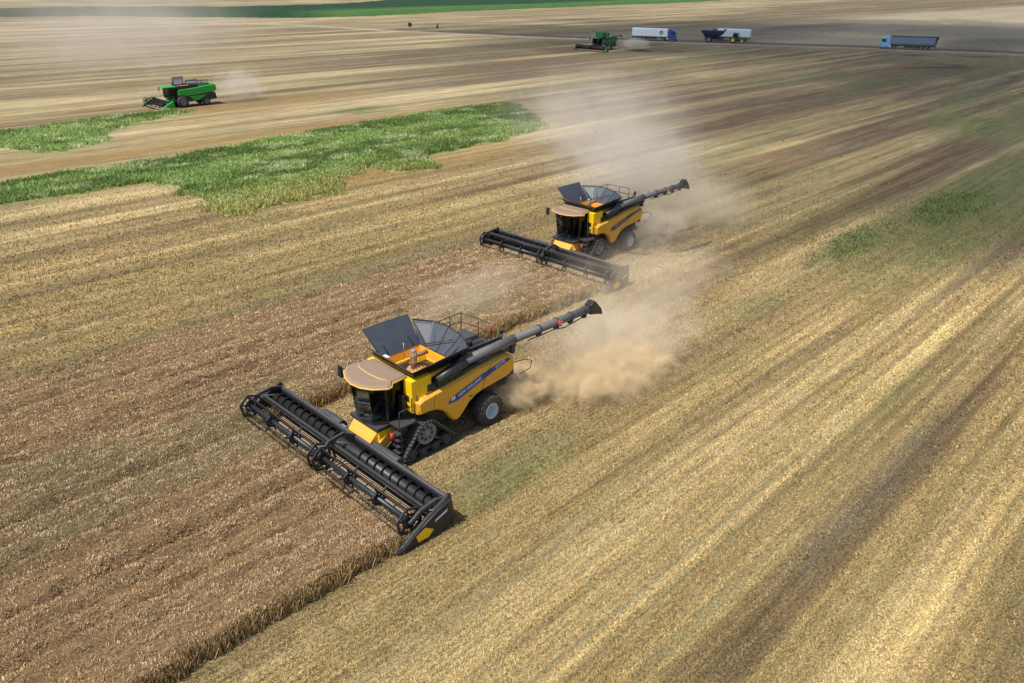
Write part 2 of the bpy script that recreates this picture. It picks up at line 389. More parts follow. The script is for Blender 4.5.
# ------------------------------------------------------------------ ground sheet
def axis(parts):
    out = []
    for a, b, st in parts: out += list(np.arange(a, b, st))
    return np.array(out + [parts[-1][1]])
US = axis([(-400, -40, 40), (-40, 0, 2), (0, 100, 0.8), (100, 300, 2.5), (300, 700, 8), (700, 4200, 70)])
VS = axis([(-2500, -200, 100), (-200, -20, 8), (-20, -4, 1), (-4, 60, 0.22), (60, 150, 0.5), (150, 260, 1.2), (260, 560, 3.5), (560, 3600, 60)])
def grid_mesh(name, us, vs, zfun, colfun, matn):
    U, V = np.meshgrid(us, vs, indexing='ij')
    Z = zfun(U, V)
    me = bpy.data.meshes.new(name)
    nu, nv = len(us), len(vs)
    me.vertices.add(nu * nv)
    me.vertices.foreach_set('co', np.stack([U, V, Z], -1).reshape(-1).astype(np.float32))
    i = np.arange(nu * nv).reshape(nu, nv)
    f = np.stack([i[:-1, :-1], i[1:, :-1], i[1:, 1:], i[:-1, 1:]], -1).reshape(-1)
    n = len(f) // 4
    me.loops.add(n * 4); me.loops.foreach_set('vertex_index', f.astype(np.int32))
    me.polygons.add(n); me.polygons.foreach_set('loop_start', np.arange(0, n * 4, 4, dtype=np.int32))
    me.polygons.foreach_set('loop_total', np.full(n, 4, np.int32)) if False else None
    me.update(calc_edges=True)
    if colfun is not None:
        c = colfun(U, V); c = np.concatenate([c, np.ones(c.shape[:2] + (1,))], -1)
        at = me.color_attributes.new('Col', 'FLOAT_COLOR', 'POINT')
        at.data.foreach_set('color', c.reshape(-1).astype(np.float32))
    me.polygons.foreach_set('use_smooth', [True] * n)
    me.materials.append(M[matn])
    o = bpy.data.objects.new(name, me); scene.collection.objects.link(o)
    return o

def field_mat(name, bumpd=0.06, clump=1.0, rows=1.0):
    mt, nt, p = newmat(name)
    N, L = nt.nodes, nt.links
    at = N.new('ShaderNodeVertexColor'); at.layer_name = 'Col'
    tc = N.new('ShaderNodeTexCoord')
    def noise(sx, sy, detail, sc=1.0, rough=0.6):
        mp = N.new('ShaderNodeMapping'); mp.inputs['Scale'].default_value = (sx, sy, 1)
        L.new(tc.outputs['Object'], mp.inputs[0])
        n = N.new('ShaderNodeTexNoise'); n.inputs['Scale'].default_value = sc; n.inputs['Detail'].default_value = detail; n.inputs['Roughness'].default_value = rough
        L.new(mp.outputs[0], n.inputs['Vector']); return n.outputs[0]
    r1 = noise(0.10, 2.0, 4)      # drill rows
    r2 = noise(0.35, 0.9, 6)
    c1 = noise(4.0, 7.5, 6, 1.0, 0.75)
    def mr(src, a, b, lo, hi):
        q = N.new('ShaderNodeMapRange'); q.inputs[1].default_value = a; q.inputs[2].default_value = b; q.inputs[3].default_value = lo; q.inputs[4].default_value = hi
        L.new(src, q.inputs[0]); return q.outputs[0]
    def mul(a, b):
        q = N.new('ShaderNodeMath'); q.operation = 'MULTIPLY'; L.new(a, q.inputs[0]); L.new(b, q.inputs[1]); return q.outputs[0]
    f1 = noise(9.0, 13.0, 3, 1.0, 0.7)
    k = mul(mr(f1, 0.34, 0.66, 1 - 0.5 * clump, 1 + 0.5 * clump), mul(mul(mr(r1, 0.32, 0.68, 1 - 0.34 * rows, 1 + 0.30 * rows), mr(r2, 0.3, 0.7, 0.80, 1.20)), mr(c1, 0.3, 0.7, 1 - 0.42 * clump, 1 + 0.42 * clump)))
    vm = N.new('ShaderNodeVectorMath'); vm.operation = 'SCALE'
    L.new(at.outputs[0], vm.inputs[0]); L.new(k, vm.inputs['Scale'])
    L.new(vm.outputs[0], p.inputs['Base Color'])
    p.inputs['Roughness'].default_value = 0.95
    p.inputs['Specular IOR Level'].default_value = 0.1
    b = N.new('ShaderNodeBump'); b.inputs['Strength'].default_value = 0.7; b.inputs['Distance'].default_value = bumpd
    L.new(k, b.inputs['Height']); L.new(b.outputs[0], p.inputs['Normal'])
    return mt
M['field'] = field_mat('stubble field', rows=0.7)

def ground_z(U, V):
    near = sstep(120, 60, U) * sstep(140, 70, V)
    return 0.05 * near * (fbm(U * 0.15, V * 0.9, 301, 3) - 0.5) - 0.02 
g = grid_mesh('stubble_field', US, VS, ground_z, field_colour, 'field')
meta(g, kind='structure')

# scattered blades / straws: one mesh of small quads -------------------------------------------------
def blades(name, x, y, z0, h, wd, lean, col, matn, seed=1, vertical=True):
    rg = np.random.default_rng(seed); n = len(x)
    a = rg.uniform(0, 2 * PI, n); dx, dy = np.cos(a), np.sin(a)
    la = rg.uniform(0, 2 * PI, n); lx, ly = np.cos(la) * lean * h, np.sin(la) * lean * h
    P = np.zeros((n, 4, 3))
    for k, (sgn, top) in enumerate(((-1, 0), (1, 0), (1, 1), (-1, 1))):
        ww = wd * (0.5 if not top else 0.42)
        P[:, k, 0] = x + sgn * dx * ww + top * lx
        P[:, k, 1] = y + sgn * dy * ww + top * ly
        P[:, k, 2] = z0 + top * h
    me = bpy.data.meshes.new(name)
    me.vertices.add(n * 4); me.vertices.foreach_set('co', P.reshape(-1).astype(np.float32))
    me.loops.add(n * 4); me.loops.foreach_set('vertex_index', np.arange(n * 4, dtype=np.int32))
    me.polygons.add(n); me.polygons.foreach_set('loop_start', np.arange(0, n * 4, 4, dtype=np.int32))
    me.update(calc_edges=True)
    c = np.concatenate([np.repeat(col[:, None, :], 4, 1), np.ones((n, 4, 1))], -1)
    at = me.color_attributes.new('Col', 'FLOAT_COLOR', 'POINT')
    at.data.foreach_set('color', c.reshape(-1).astype(np.float32))
    me.materials.append(M[matn])
    o = bpy.data.objects.new(name, me); scene.collection.objects.link(o)
    return o
def leafmat(name, trans=0.25):
    mt, nt, p = newmat(name)
    N, L = nt.nodes, nt.links
    at = N.new('ShaderNodeVertexColor'); at.layer_name = 'Col'
    L.new(at.outputs[0], p.inputs['Base Color']); p.inputs['Roughness'].default_value = 0.8; p.inputs['Specular IOR Level'].default_value = 0.15
    tl = N.new('ShaderNodeBsdfTranslucent'); L.new(at.outputs[0], tl.inputs[0])
    mx = N.new('ShaderNodeMixShader'); mx.inputs[0].default_value = trans
    L.new(p.outputs[0], mx.inputs[1]); L.new(tl.outputs[0], mx.inputs[2]); L.new(mx.outputs[0], nt.nodes['Material Output'].inputs[0])
    return mt
M['straw'] = leafmat('straw', 0.2)
M['ears'] = leafmat('wheat ears', 0.2)
M['leaf'] = leafmat('green leaves', 0.35)

def in_view(x, y, margin=0.12):
    d = np.stack([x, y, np.full_like(x, -19.157)], -1)
    q = d @ np.array(CF_); r = (d @ np.array(CR_)) / q; s = (d @ np.array(CD_)) / q
    return (q > 0) & (np.abs(r) < 0.659 * (1 + margin) + 0.02) & (np.abs(s) < 0.4396 * (1 + margin) + 0.03), q

def in_wheat(u, v):
    e0 = 0.22 * (fbm(u * 1.2, v * 0, 5, 3) - 0.5) * 2
    e1 = 0.12 * (fbm(v * 1.2, u * 0, 6, 3) - 0.5) * 2
    a = (v > WH_V0 + e0) & (v < WH_VM + 0.2) & (u < WH_U1 + e1)
    b = (v >= WH_VM + e0) & (v < WH_V1 + e0) & (u < WH_U2 + e1)
    return a | b

rg = np.random.default_rng(3)
# --- stubble and loose straw
NS = 1700000
ang = rg.uniform(R(-8), R(98), NS); rad = 11 * (100 / 11) ** rg.uniform(0, 1, NS)
x = rad * np.cos(ang); y = rad * np.sin(ang)
vis, q = in_view(x, y)
k = vis & ~in_wheat(x, y) & ~inpoly(BIG, x, y)
x, y, rad = x[k], y[k], rad[k]
row = 0.25
yr = np.round(y / row) * row + rg.normal(0, 0.04, len(y))
y = np.where(rg.random(len(y)) < 0.6, yr, y)
rf_ = row_fun(x, y); c = field_colour(x, y)
lum = c.mean(-1)
cl = fbm(x * 1.6, y * 2.6, 351, 3)
keep = rg.random(len(x)) < (1 - sstep(48, 98, rad)) * np.clip(0.22 + 2.0 * (lum - 0.07) + 0.7 * (rf_ - 0.5) + 1.2 * (cl - 0.5), 0.06, 1)
x, y, rad, c = x[keep], y[keep], rad[keep], c[keep]
c = c * 1.10 + STRAW[None] * 0.14
c = c * (1 + rg.uniform(-0.42, 0.42, len(x)) * (1 - 0.7 * sstep(35, 90, rad)))[:, None] * (1 + rg.normal(0, 0.04, (len(x), 3)))
h = rg.uniform(0.03, 0.085, len(x)) * (0.55 + rad / 55)
st = blades('stubble', x, y, np.full(len(x), -0.02), h, 0.010 + rad * 0.0010, rg.uniform(0.1, 1.1, len(x)), np.clip(c, 0.01, 0.8), 'straw', 21)
meta(st, 'short cut straw stubble standing in rows over the harvested field', 'stubble', 'stuff')
print('stubble blades', len(x))

# --- standing wheat
def wheat_top(U, V):
    hgt = 0.50 + 0.14 * (fbm(U * 0.35, V * 1.1, 401, 3) - 0.5) + 0.36 * (fbm(U * 1.1, V * 2.4, 402, 3) - 0.5) + 0.10 * (fbm(U * 0.12, V * 0.0 + V * 2.0, 403, 2) - 0.5)
    trench = 0.5 * sstep(0.55, 0.75, fbm(U * 0.04, V * 1.3, 409, 2)) + np.exp(-(((V - 35.0) / 0.25) ** 2)) + np.exp(-(((V - 24.5) / 0.22) ** 2)) + 0.8 * np.exp(-(((V - 38.9) / 0.25) ** 2)) + 0.8 * np.exp(-(((V - 22.3) / 0.2) ** 2)) + 0.8 * np.exp(-(((V - 29.8) / 0.3) ** 2)) + 0.6 * np.exp(-(((V - 27.2) / 0.2) ** 2))
    return hgt - 0.30 * trench
def crop_mass(name, us, vs, inside, topf, colf, matn):
    U, V = np.meshgrid(us, vs, indexing='ij'); I = inside(U, V)
    Z = np.where(I, topf(U, V), -0.03)
    me = bpy.data.meshes.new(name); nu, nv = U.shape
    me.vertices.add(nu * nv); me.vertices.foreach_set('co', np.stack([U, V, Z], -1).reshape(-1).astype(np.float32))
    i = np.arange(nu * nv).reshape(nu, nv)
    keep = (I[:-1, :-1] | I[1:, :-1] | I[1:, 1:] | I[:-1, 1:]).reshape(-1)
    f = np.stack([i[:-1, :-1], i[1:, :-1], i[1:, 1:], i[:-1, 1:]], -1).reshape(-1, 4)[keep]
    n = len(f)
    me.loops.add(n * 4); me.loops.foreach_set('vertex_index', f.reshape(-1).astype(np.int32))
    me.polygons.add(n); me.polygons.foreach_set('loop_start', np.arange(0, n * 4, 4, dtype=np.int32))
    me.update(calc_edges=True)
    c = colf(U, V); c = np.concatenate([c, np.ones(c.shape[:2] + (1,))], -1)
    at = me.color_attributes.new('Col', 'FLOAT_COLOR', 'POINT'); at.data.foreach_set('color', c.reshape(-1).astype(np.float32))
    me.materials.append(M[matn])
    o = bpy.data.objects.new(name, me); scene.collection.objects.link(o); return o
M['cropmass'] = field_mat('crop canopy', 0.05, 0.8, 0.3)
WCOL = np.array([0.44, 0.285, 0.140]); WPALE = np.array([0.88, 0.69, 0.42]); WOLV = np.array([0.29, 0.235, 0.115]); WBRN = np.array([0.30, 0.190, 0.090])
def wheat_col(U, V):
    t = fbm(U * 0.10, V * 0.35, 501, 4); r = fbm(U * 0.05, V * 1.6, 503, 3)
    c = lerp(np.broadcast_to(WCOL, U.shape + (3,)), WOLV, sstep(0.48, 0.70, t) * 0.7)
    return lerp(c, WBRN, sstep(0.5, 0.7, r) * 0.7)
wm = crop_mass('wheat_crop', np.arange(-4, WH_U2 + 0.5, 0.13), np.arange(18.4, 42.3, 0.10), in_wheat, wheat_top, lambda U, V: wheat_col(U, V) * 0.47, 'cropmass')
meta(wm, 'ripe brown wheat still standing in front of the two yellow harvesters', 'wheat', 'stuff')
NW = 1100000
x = rg.uniform(-4, WH_U2 + 0.3, NW); y = rg.uniform(18.4, 42.2, NW)
vis, q = in_view(x, y, 0.08); k = vis & in_wheat(x, y) & (rg.random(NW) < np.clip((26 / np.hypot(x, y)) ** 1.2, 0.15, 1))
x, y = x[k], y[k]
yr = np.round(y / 0.26) * 0.26 + rg.normal(0, 0.045, len(y)); y = np.where(rg.random(len(y)) < 0.45, yr, y)
dist = np.hypot(x, y)
zt = wheat_top(x, y); c = wheat_col(x, y)
cl = fbm(x * 2.2, y * 3.0, 601, 3)
z0 = zt - 0.09 + 0.14 * (cl - 0.5)
mixp = np.clip(rg.beta(1.5, 1.6, len(x)) * 0.75 + (cl - 0.5) * 0.7, 0, 1)
c = c * (1 - mixp[:, None]) + WPALE * mixp[:, None]
c = c * rg.uniform(0.7, 1.25, (len(x), 1))
hh = rg.uniform(0.07, 0.17, len(x))
we = blades('wheat_ears', x, y, z0, hh, 0.012 + dist * 0.0008, rg.uniform(0.1, 0.7, len(x)), c, 'ears', 31)
we.parent = wm
meta(we, kind='stuff')
# stalks on the cut faces
def wall(n, fx, fy):
    return fx, fy
n1 = 34000
a = rg.uniform(-4, WH_U1, n1); xs = [a, rg.uniform(WH_U1, WH_U2, 26000)]; ys = [np.full(n1, WH_V0) + rg.normal(0.0, 0.12, n1), np.full(26000, WH_VM) + rg.normal(0.0, 0.12, 26000)]
xs.append(rg.uniform(-4, WH_U2, 12000)); ys.append(np.full(12000, WH_V1) + rg.normal(0.0, 0.12, 12000))
x = np.concatenate(xs); y = np.concatenate(ys)
vis, q = in_view(x, y, 0.08); x, y = x[vis], y[vis]
e0 = 0.44 * (fbm(x * 1.2, y * 0, 5, 3) - 0.5); y = y + e0
cc = np.tile(np.array([0.42, 0.29, 0.135]), (len(x), 1)) * rg.uniform(0.4, 1.5, (len(x), 1))
ws = blades('wheat_stalks', x, y, np.full(len(x), -0.03), rg.uniform(0.16, 0.62, len(x)), 0.016 + np.hypot(x, y) * 0.0006, rg.uniform(0, 0.5, len(x)), cc, 'ears', 33)
ws.parent = wm; meta(ws, kind='stuff')
print('wheat', len(dist))

# --- green unharvested strips
GDK = np.array([0.175, 0.245, 0.065]); GLT = np.array([0.33, 0.43, 0.13]); GPALE = np.array([0.56, 0.60, 0.30]); GYEL = np.array([0.46, 0.42, 0.14])
def rough_poly(poly, u, v, amp=1.0, seed=700):
    return inpoly(poly, u + amp * 2.2 * (fbm(u * 0.3, v * 0.3, seed, 3) - 0.5), v + amp * 2.0 * (fbm(u * 0.35, v * 0.35, seed + 5, 3) - 0.5))
def green_col(U, V):
    t = fbm(U * 0.12, V * 0.35, 801, 4)
    c = lerp(np.broadcast_to(GDK, U.shape + (3,)), GLT, sstep(0.35, 0.62, t))
    c = lerp(c, GPALE, sstep(0.55, 0.72, fbm(U * 0.3, V * 0.5, 803, 4)) * 0.75)
    yz = np.maximum(sstep(74, 66, V + 3 * (t - .5)) * sstep(60, 48, U), 0.0)
    return lerp(c, GYEL, yz * 0.8)
def green_top(U, V):
    return 0.55 + 0.9 * (fbm(U * 0.28, V * 0.5, 811, 3) - 0.5) + 0.35 * (fbm(U * 1.2, V * 1.4, 812, 2) - 0.5)
for nm, poly, bb, lab, seed, hs in (('green_crop', BIG, (4, 95, 60, 97), 'wide strip of lush green weedy crop left standing between stubble', 51, 0.42),
                          ('green_crop', SMALL, (4, 56, 98, 125), 'small patch of green weedy crop beside the bright green harvester', 52, 0.4)):
    nm_i = seed - 51
    fin = lambda U, V, poly=poly: rough_poly(poly, U, V)
    gm = crop_mass(nm, np.arange(bb[0], bb[1], 0.3), np.arange(bb[2], bb[3], 0.25), fin, lambda U, V: green_top(U, V) * hs * 0.35, lambda U, V: green_col(U, V) * 0.75, 'cropmass')
    meta(gm, lab, 'crop', 'stuff')
    n = 480000 if nm_i == 0 else 110000
    x = rg.uniform(bb[0], bb[1], n); y = rg.uniform(bb[2], bb[3], n)
    vis, q = in_view(x, y, 0.08); k = vis & (rough_poly(poly, x, y, 2.8, 720) | fin(x, y)) & (rg.random(n) < np.where(fin(x, y), 1, 0.22)); x, y = x[k], y[k]
    c = green_col(x, y) * rg.uniform(0.5, 1.6, (len(x), 1)); z0 = np.maximum(green_top(x, y) * hs * rg.uniform(0.0, 0.8, len(x)) - 0.1, 0)
    o = blades('leaves', x, y, z0, rg.uniform(0.15, 0.5, len(x)), np.full(len(x), 0.085), rg.uniform(0.1, 0.9, len(x)), c, 'leaf', seed)
    o.parent = gm; meta(o, kind='stuff')
# low green weeds in the stubble
n = 500000
x = rg.uniform(14, 100, n); y = rg.uniform(5, 70, n)
vis, q = in_view(x, y, 0.05)
wz = np.maximum.reduce([np.exp(-(((x - 62) / 10) ** 2 + ((y - 22.5) / 3) ** 2)), np.exp(-(((x - 80) / 11) ** 2 + ((y - 20.8) / 3) ** 2)), 0.55 * np.exp(-(((x - 20.5) / 6) ** 2 + ((y - 18.9) / 1.4) ** 2)),
                        0.75 * np.exp(-(((x - 31) / 6) ** 2 + ((y - 61) / 1.6) ** 2)), np.full(n, 0.16)])
k = vis & ~in_wheat(x, y) & (fbm(x * 0.5, y * 1.1, 71, 4) * wz * 1.9 > 0.40 + 2.4 * rg.random(n)) | (vis & ~in_wheat(x, y) & (fbm(x * 1.6, y * 1.6, 73, 2) > 0.82) & (rg.random(n) < 0.12))
x, y = x[k], y[k]; c = np.tile(np.array([0.17, 0.20, 0.07]), (len(x), 1)) * rg.uniform(0.5, 1.5, (len(x), 1))
o = blades('weeds', x, y, np.full(len(x), -0.02), rg.uniform(0.06, 0.2, len(x)), 0.03 + np.hypot(x, y) * 0.0008, rg.uniform(0.3, 1.5, len(x)), c, 'leaf', 61)
meta(o, 'low green weeds sprouting through the cut stubble', 'weeds', 'stuff')
print('weeds', len(x))

# --- far green field strip (maize / sunflower) at the top
M['farcrop'] = field_mat('far green crop', 0.3, 0.25, 0.6)
FAR = [(60, 445), (144, 420), (175, 384), (215, 350), (250, 348), (309, 363), (450, 380), (640, 402), (900, 470), (900, 700), (640, 600), (395, 512), (300, 450), (223, 440), (160, 475), (60, 470)]
def far_in(U, V): return inpoly(FAR, U, V)
def far_col(U, V):
    t = fbm(U * 0.01, V * 0.06, 901, 3); e = V - (348 + (U - 215) * 0.12)
    c = lerp(np.broadcast_to(np.array([0.022, 0.055, 0.026]), U.shape + (3,)), np.array([0.070, 0.14, 0.040]), sstep(30, 10, e + 24 * (t - 0.5)) * sstep(200, 240, U))
    c = lerp(c, np.array([0.07, 0.085, 0.05]), sstep(170, 120, U))
    return c
fc = crop_mass('far_green_crop', np.arange(56, 905, 4.0), np.arange(340, 705, 3.0), far_in, lambda U, V: 1.8 + 0.6 * fbm(U * 0.1, V * 0.2, 905, 3), far_col, 'farcrop')
meta(fc, 'dark green crop field beyond the stubble along the top edge', 'crop', 'stuff')

# ------------------------------------------------------------------ wheels
def make_tyre(parent, cx, cz, y0, y1, r, rr, lug=True, rubber='rubber', rim='rim', n=36):
    """tyre with rim sub-part; axis along y, outside at y1"""
    s = 1 if y1 > y0 else -1
    w_ = abs(y1 - y0); b = MB().mat(rubber)
    pr = [(0, rr * 0.98), (0.02, rr * 1.05), (0.03, r * 0.80), (0.10, r * 0.95), (0.2, r * 0.975), (0.5, r * 0.985), (0.8, r * 0.975), (0.9, r * 0.95), (0.97, r * 0.80), (0.98, rr * 1.05), (1.0, rr * 0.98)]
    secs = [[(cx + q * math.cos(2 * PI * i / n), y0 + s * t * w_, cz + q * math.sin(2 * PI * i / n)) for i in range(n)] for t, q in pr]
    b.loft(secs, smooth=True, caps=False)
    if lug:
        nl = 20
        for i in range(nl):
            for side in (0, 1):
                a0 = 2 * PI * (i + 0.5 * side) / nl; a1 = a0 + 0.22
                ya, yb = (0.03, 0.52) if side == 0 else (0.97, 0.48)
                p0 = (cx + r * 0.975 * math.cos(a0), y0 + s * ya * w_, cz + r * 0.975 * math.sin(a0))
                p1 = (cx + r * 0.995 * math.cos(a1), y0 + s * yb * w_, cz + r * 0.995 * math.sin(a1))
                b.bar(p0, p1, 0.05, 0.055)
    t = b.build('tyre', parent)
    m2 = MB().mat(rim)
    pr = [(0.30, 0.02), (0.62, 0.10), (0.62, rr * 0.30), (0.72, rr * 0.34), (0.72, rr * 0.5), (0.58, rr * 0.62), (0.66, rr * 0.84), (0.98, rr * 0.96), (1.01, rr * 1.03), (0.99, rr * 1.06)]
    secs = [[(cx + q * math.cos(2 * PI * i / n), y0 + s * tt * w_, cz + q * math.sin(2 * PI * i / n)) for i in range(n)] for tt, q in pr]
    m2.loft(secs, smooth=True, caps=False)
    m2.mat('blackdust')
    for i in range(8):
        a = 2 * PI * i / 8
        c = (cx + rr * 0.42 * math.cos(a), y0 + s * 0.73 * w_, cz + rr * 0.42 * math.sin(a))
        m2.cyl(c, (c[0], c[1] + s * 0.03, c[2]), 0.022, n=6)
    m2.build('rim', t)
    return t

def hull_belt(circles, n=14):
    """outer outline of a belt round circles (x, z, r), as points"""
    pts = []
    for cx, cz, r in circles:
        for i in range(n * 3):
            a = 2 * PI * i / (n * 3); pts.append((cx + r * math.cos(a), cz + r * math.sin(a)))
    pts = sorted(set(pts)); 
    def half(p):
        h = []
        for q in p:
            while len(h) > 1 and (h[-1][0] - h[-2][0]) * (q[1] - h[-2][1]) - (h[-1][1] - h[-2][1]) * (q[0] - h[-2][0]) <= 0: h.pop()
            h.append(q)
        return h
    a = half(pts); b = half(pts[::-1]); return a[:-1] + b[:-1]

def track_unit(parent, side):
    y0, y1 = (1.22, 1.92) if side > 0 else (-1.22, -1.92)
    circ = [(0.12, 1.12, 0.60), (1.02, 0.36, 0.36), (-1.05, 0.33, 0.33)]
    out = hull_belt(circ); inn = hull_belt([(a, b, c - 0.06) for a, b, c in circ])
    b = MB().mat('rubber')
    # ring cross-section: outer hull out, inner hull back
    def ring(P, y): return [(x, y, z) for x, z in P]
    n = len(out)
    # resample inner to the same count by nearest direction
    def resample(P, k):
        P = P + [P[0]]; d = [0]
        for i in range(1, len(P)): d.append(d[-1] + math.dist(P[i], P[i - 1]))
        r = []
        for i in range(k):
            t = d[-1] * i / k; j = max(q for q in range(len(d) - 1) if d[q] <= t); f = (t - d[j]) / (d[j + 1] - d[j] + 1e-9)
            r.append((P[j][0] + (P[j + 1][0] - P[j][0]) * f, P[j][1] + (P[j + 1][1] - P[j][1]) * f))
        return r
    O = resample(out, 84)
    cxm, czm = 0.05, 0.6
    I = []
    for i, (x, z) in enumerate(O):
        xa, za = O[i - 1]; xb, zb = O[(i + 1) % len(O)]
        tx, tz = xb - xa, zb - za; l = math.hypot(tx, tz); I.append((x - tz / l * 0.07, z + tx / l * 0.07))
    if math.hypot(I[0][0] - cxm, I[0][1] - czm) > math.hypot(O[0][0] - cxm, O[0][1] - czm):
        I = [(2 * a[0] - b_[0], 2 * a[1] - b_[1]) for a, b_ in zip(O, I)]
    secs = []
    for i in range(len(O)):
        secs.append([(O[i][0], y0, O[i][1]), (O[i][0], y1, O[i][1]), (I[i][0], y1, I[i][1]), (I[i][0], y0, I[i][1])])
    secs.append(secs[0])
    b.loft(secs, caps=False)
    for i in range(0, len(O), 2):
        x, z = O[i]; ix, iz = I[i]
        dx, dz = (x - ix) * 0.45, (z - iz) * 0.45
        ym = (y0 + y1) / 2; sh = 0.05 if (i // 2) % 2 else -0.05
        b.bar((x + dx, y0, z + dz), (x + dx + 0.03, ym + 0.02, z + dz), 0.055, 0.055)
        b.bar((x + dx, y1, z + dz), (x + dx - 0.03, ym - 0.02, z + dz), 0.055, 0.055)
    tb = b.build('track_unit', parent)
    s = 1 if side > 0 else -1
    w_ = MB().mat('rimgrey')
    yo = y1 - s * 0.06
    w_.lathe_y(0.12, 1.12, [(yo - s * 0.5, 0.50), (yo, 0.50), (yo, 0.44), (yo - s * 0.07, 0.40), (yo - s * 0.05, 0.17), (yo + s * 0.05, 0.15), (yo + s * 0.06, 0.02)], n=32)
    w_.mat('black')
    for i in range(8):
        a = 2 * PI * (i + 0.3) / 8; c, d = math.cos(a), math.sin(a)
        w_.cyl((0.12 + 0.29 * c, yo - s * 0.06, 1.12 + 0.29 * d), (0.12 + 0.29 * c, yo - s * 0.035, 1.12 + 0.29 * d), 0.065, n=10)
    w_.build('drive_wheel', tb)
    for cx, cz, r in ((1.02, 0.36, 0.28), (-1.05, 0.33, 0.25), (0.35, 0.22, 0.20), (-0.35, 0.22, 0.20)):
        w_ = MB().mat('grey')
        w_.lathe_y(cx, cz, [(yo - s * 0.5, r), (yo - s * 0.02, r), (yo - s * 0.02, r * 0.8), (yo - s * 0.06, r * 0.7), (yo - s * 0.05, 0.10), (yo, 0.09), (yo, 0.01)], n=24)
        w_.build('idler_wheel', tb)
    f = MB().mat('blackdust')
    ym = y1 - s * 0.22
    f.bar((1.02, ym, 0.36), (-1.05, ym, 0.33), 0.10, 0.16); f.bar((0.12, ym, 1.0), (0.9, ym, 0.42), 0.08, 0.14); f.bar((0.12, ym, 1.0), (-0.9, ym, 0.38), 0.08, 0.12)
    f.build('track_frame', tb)
    return tb

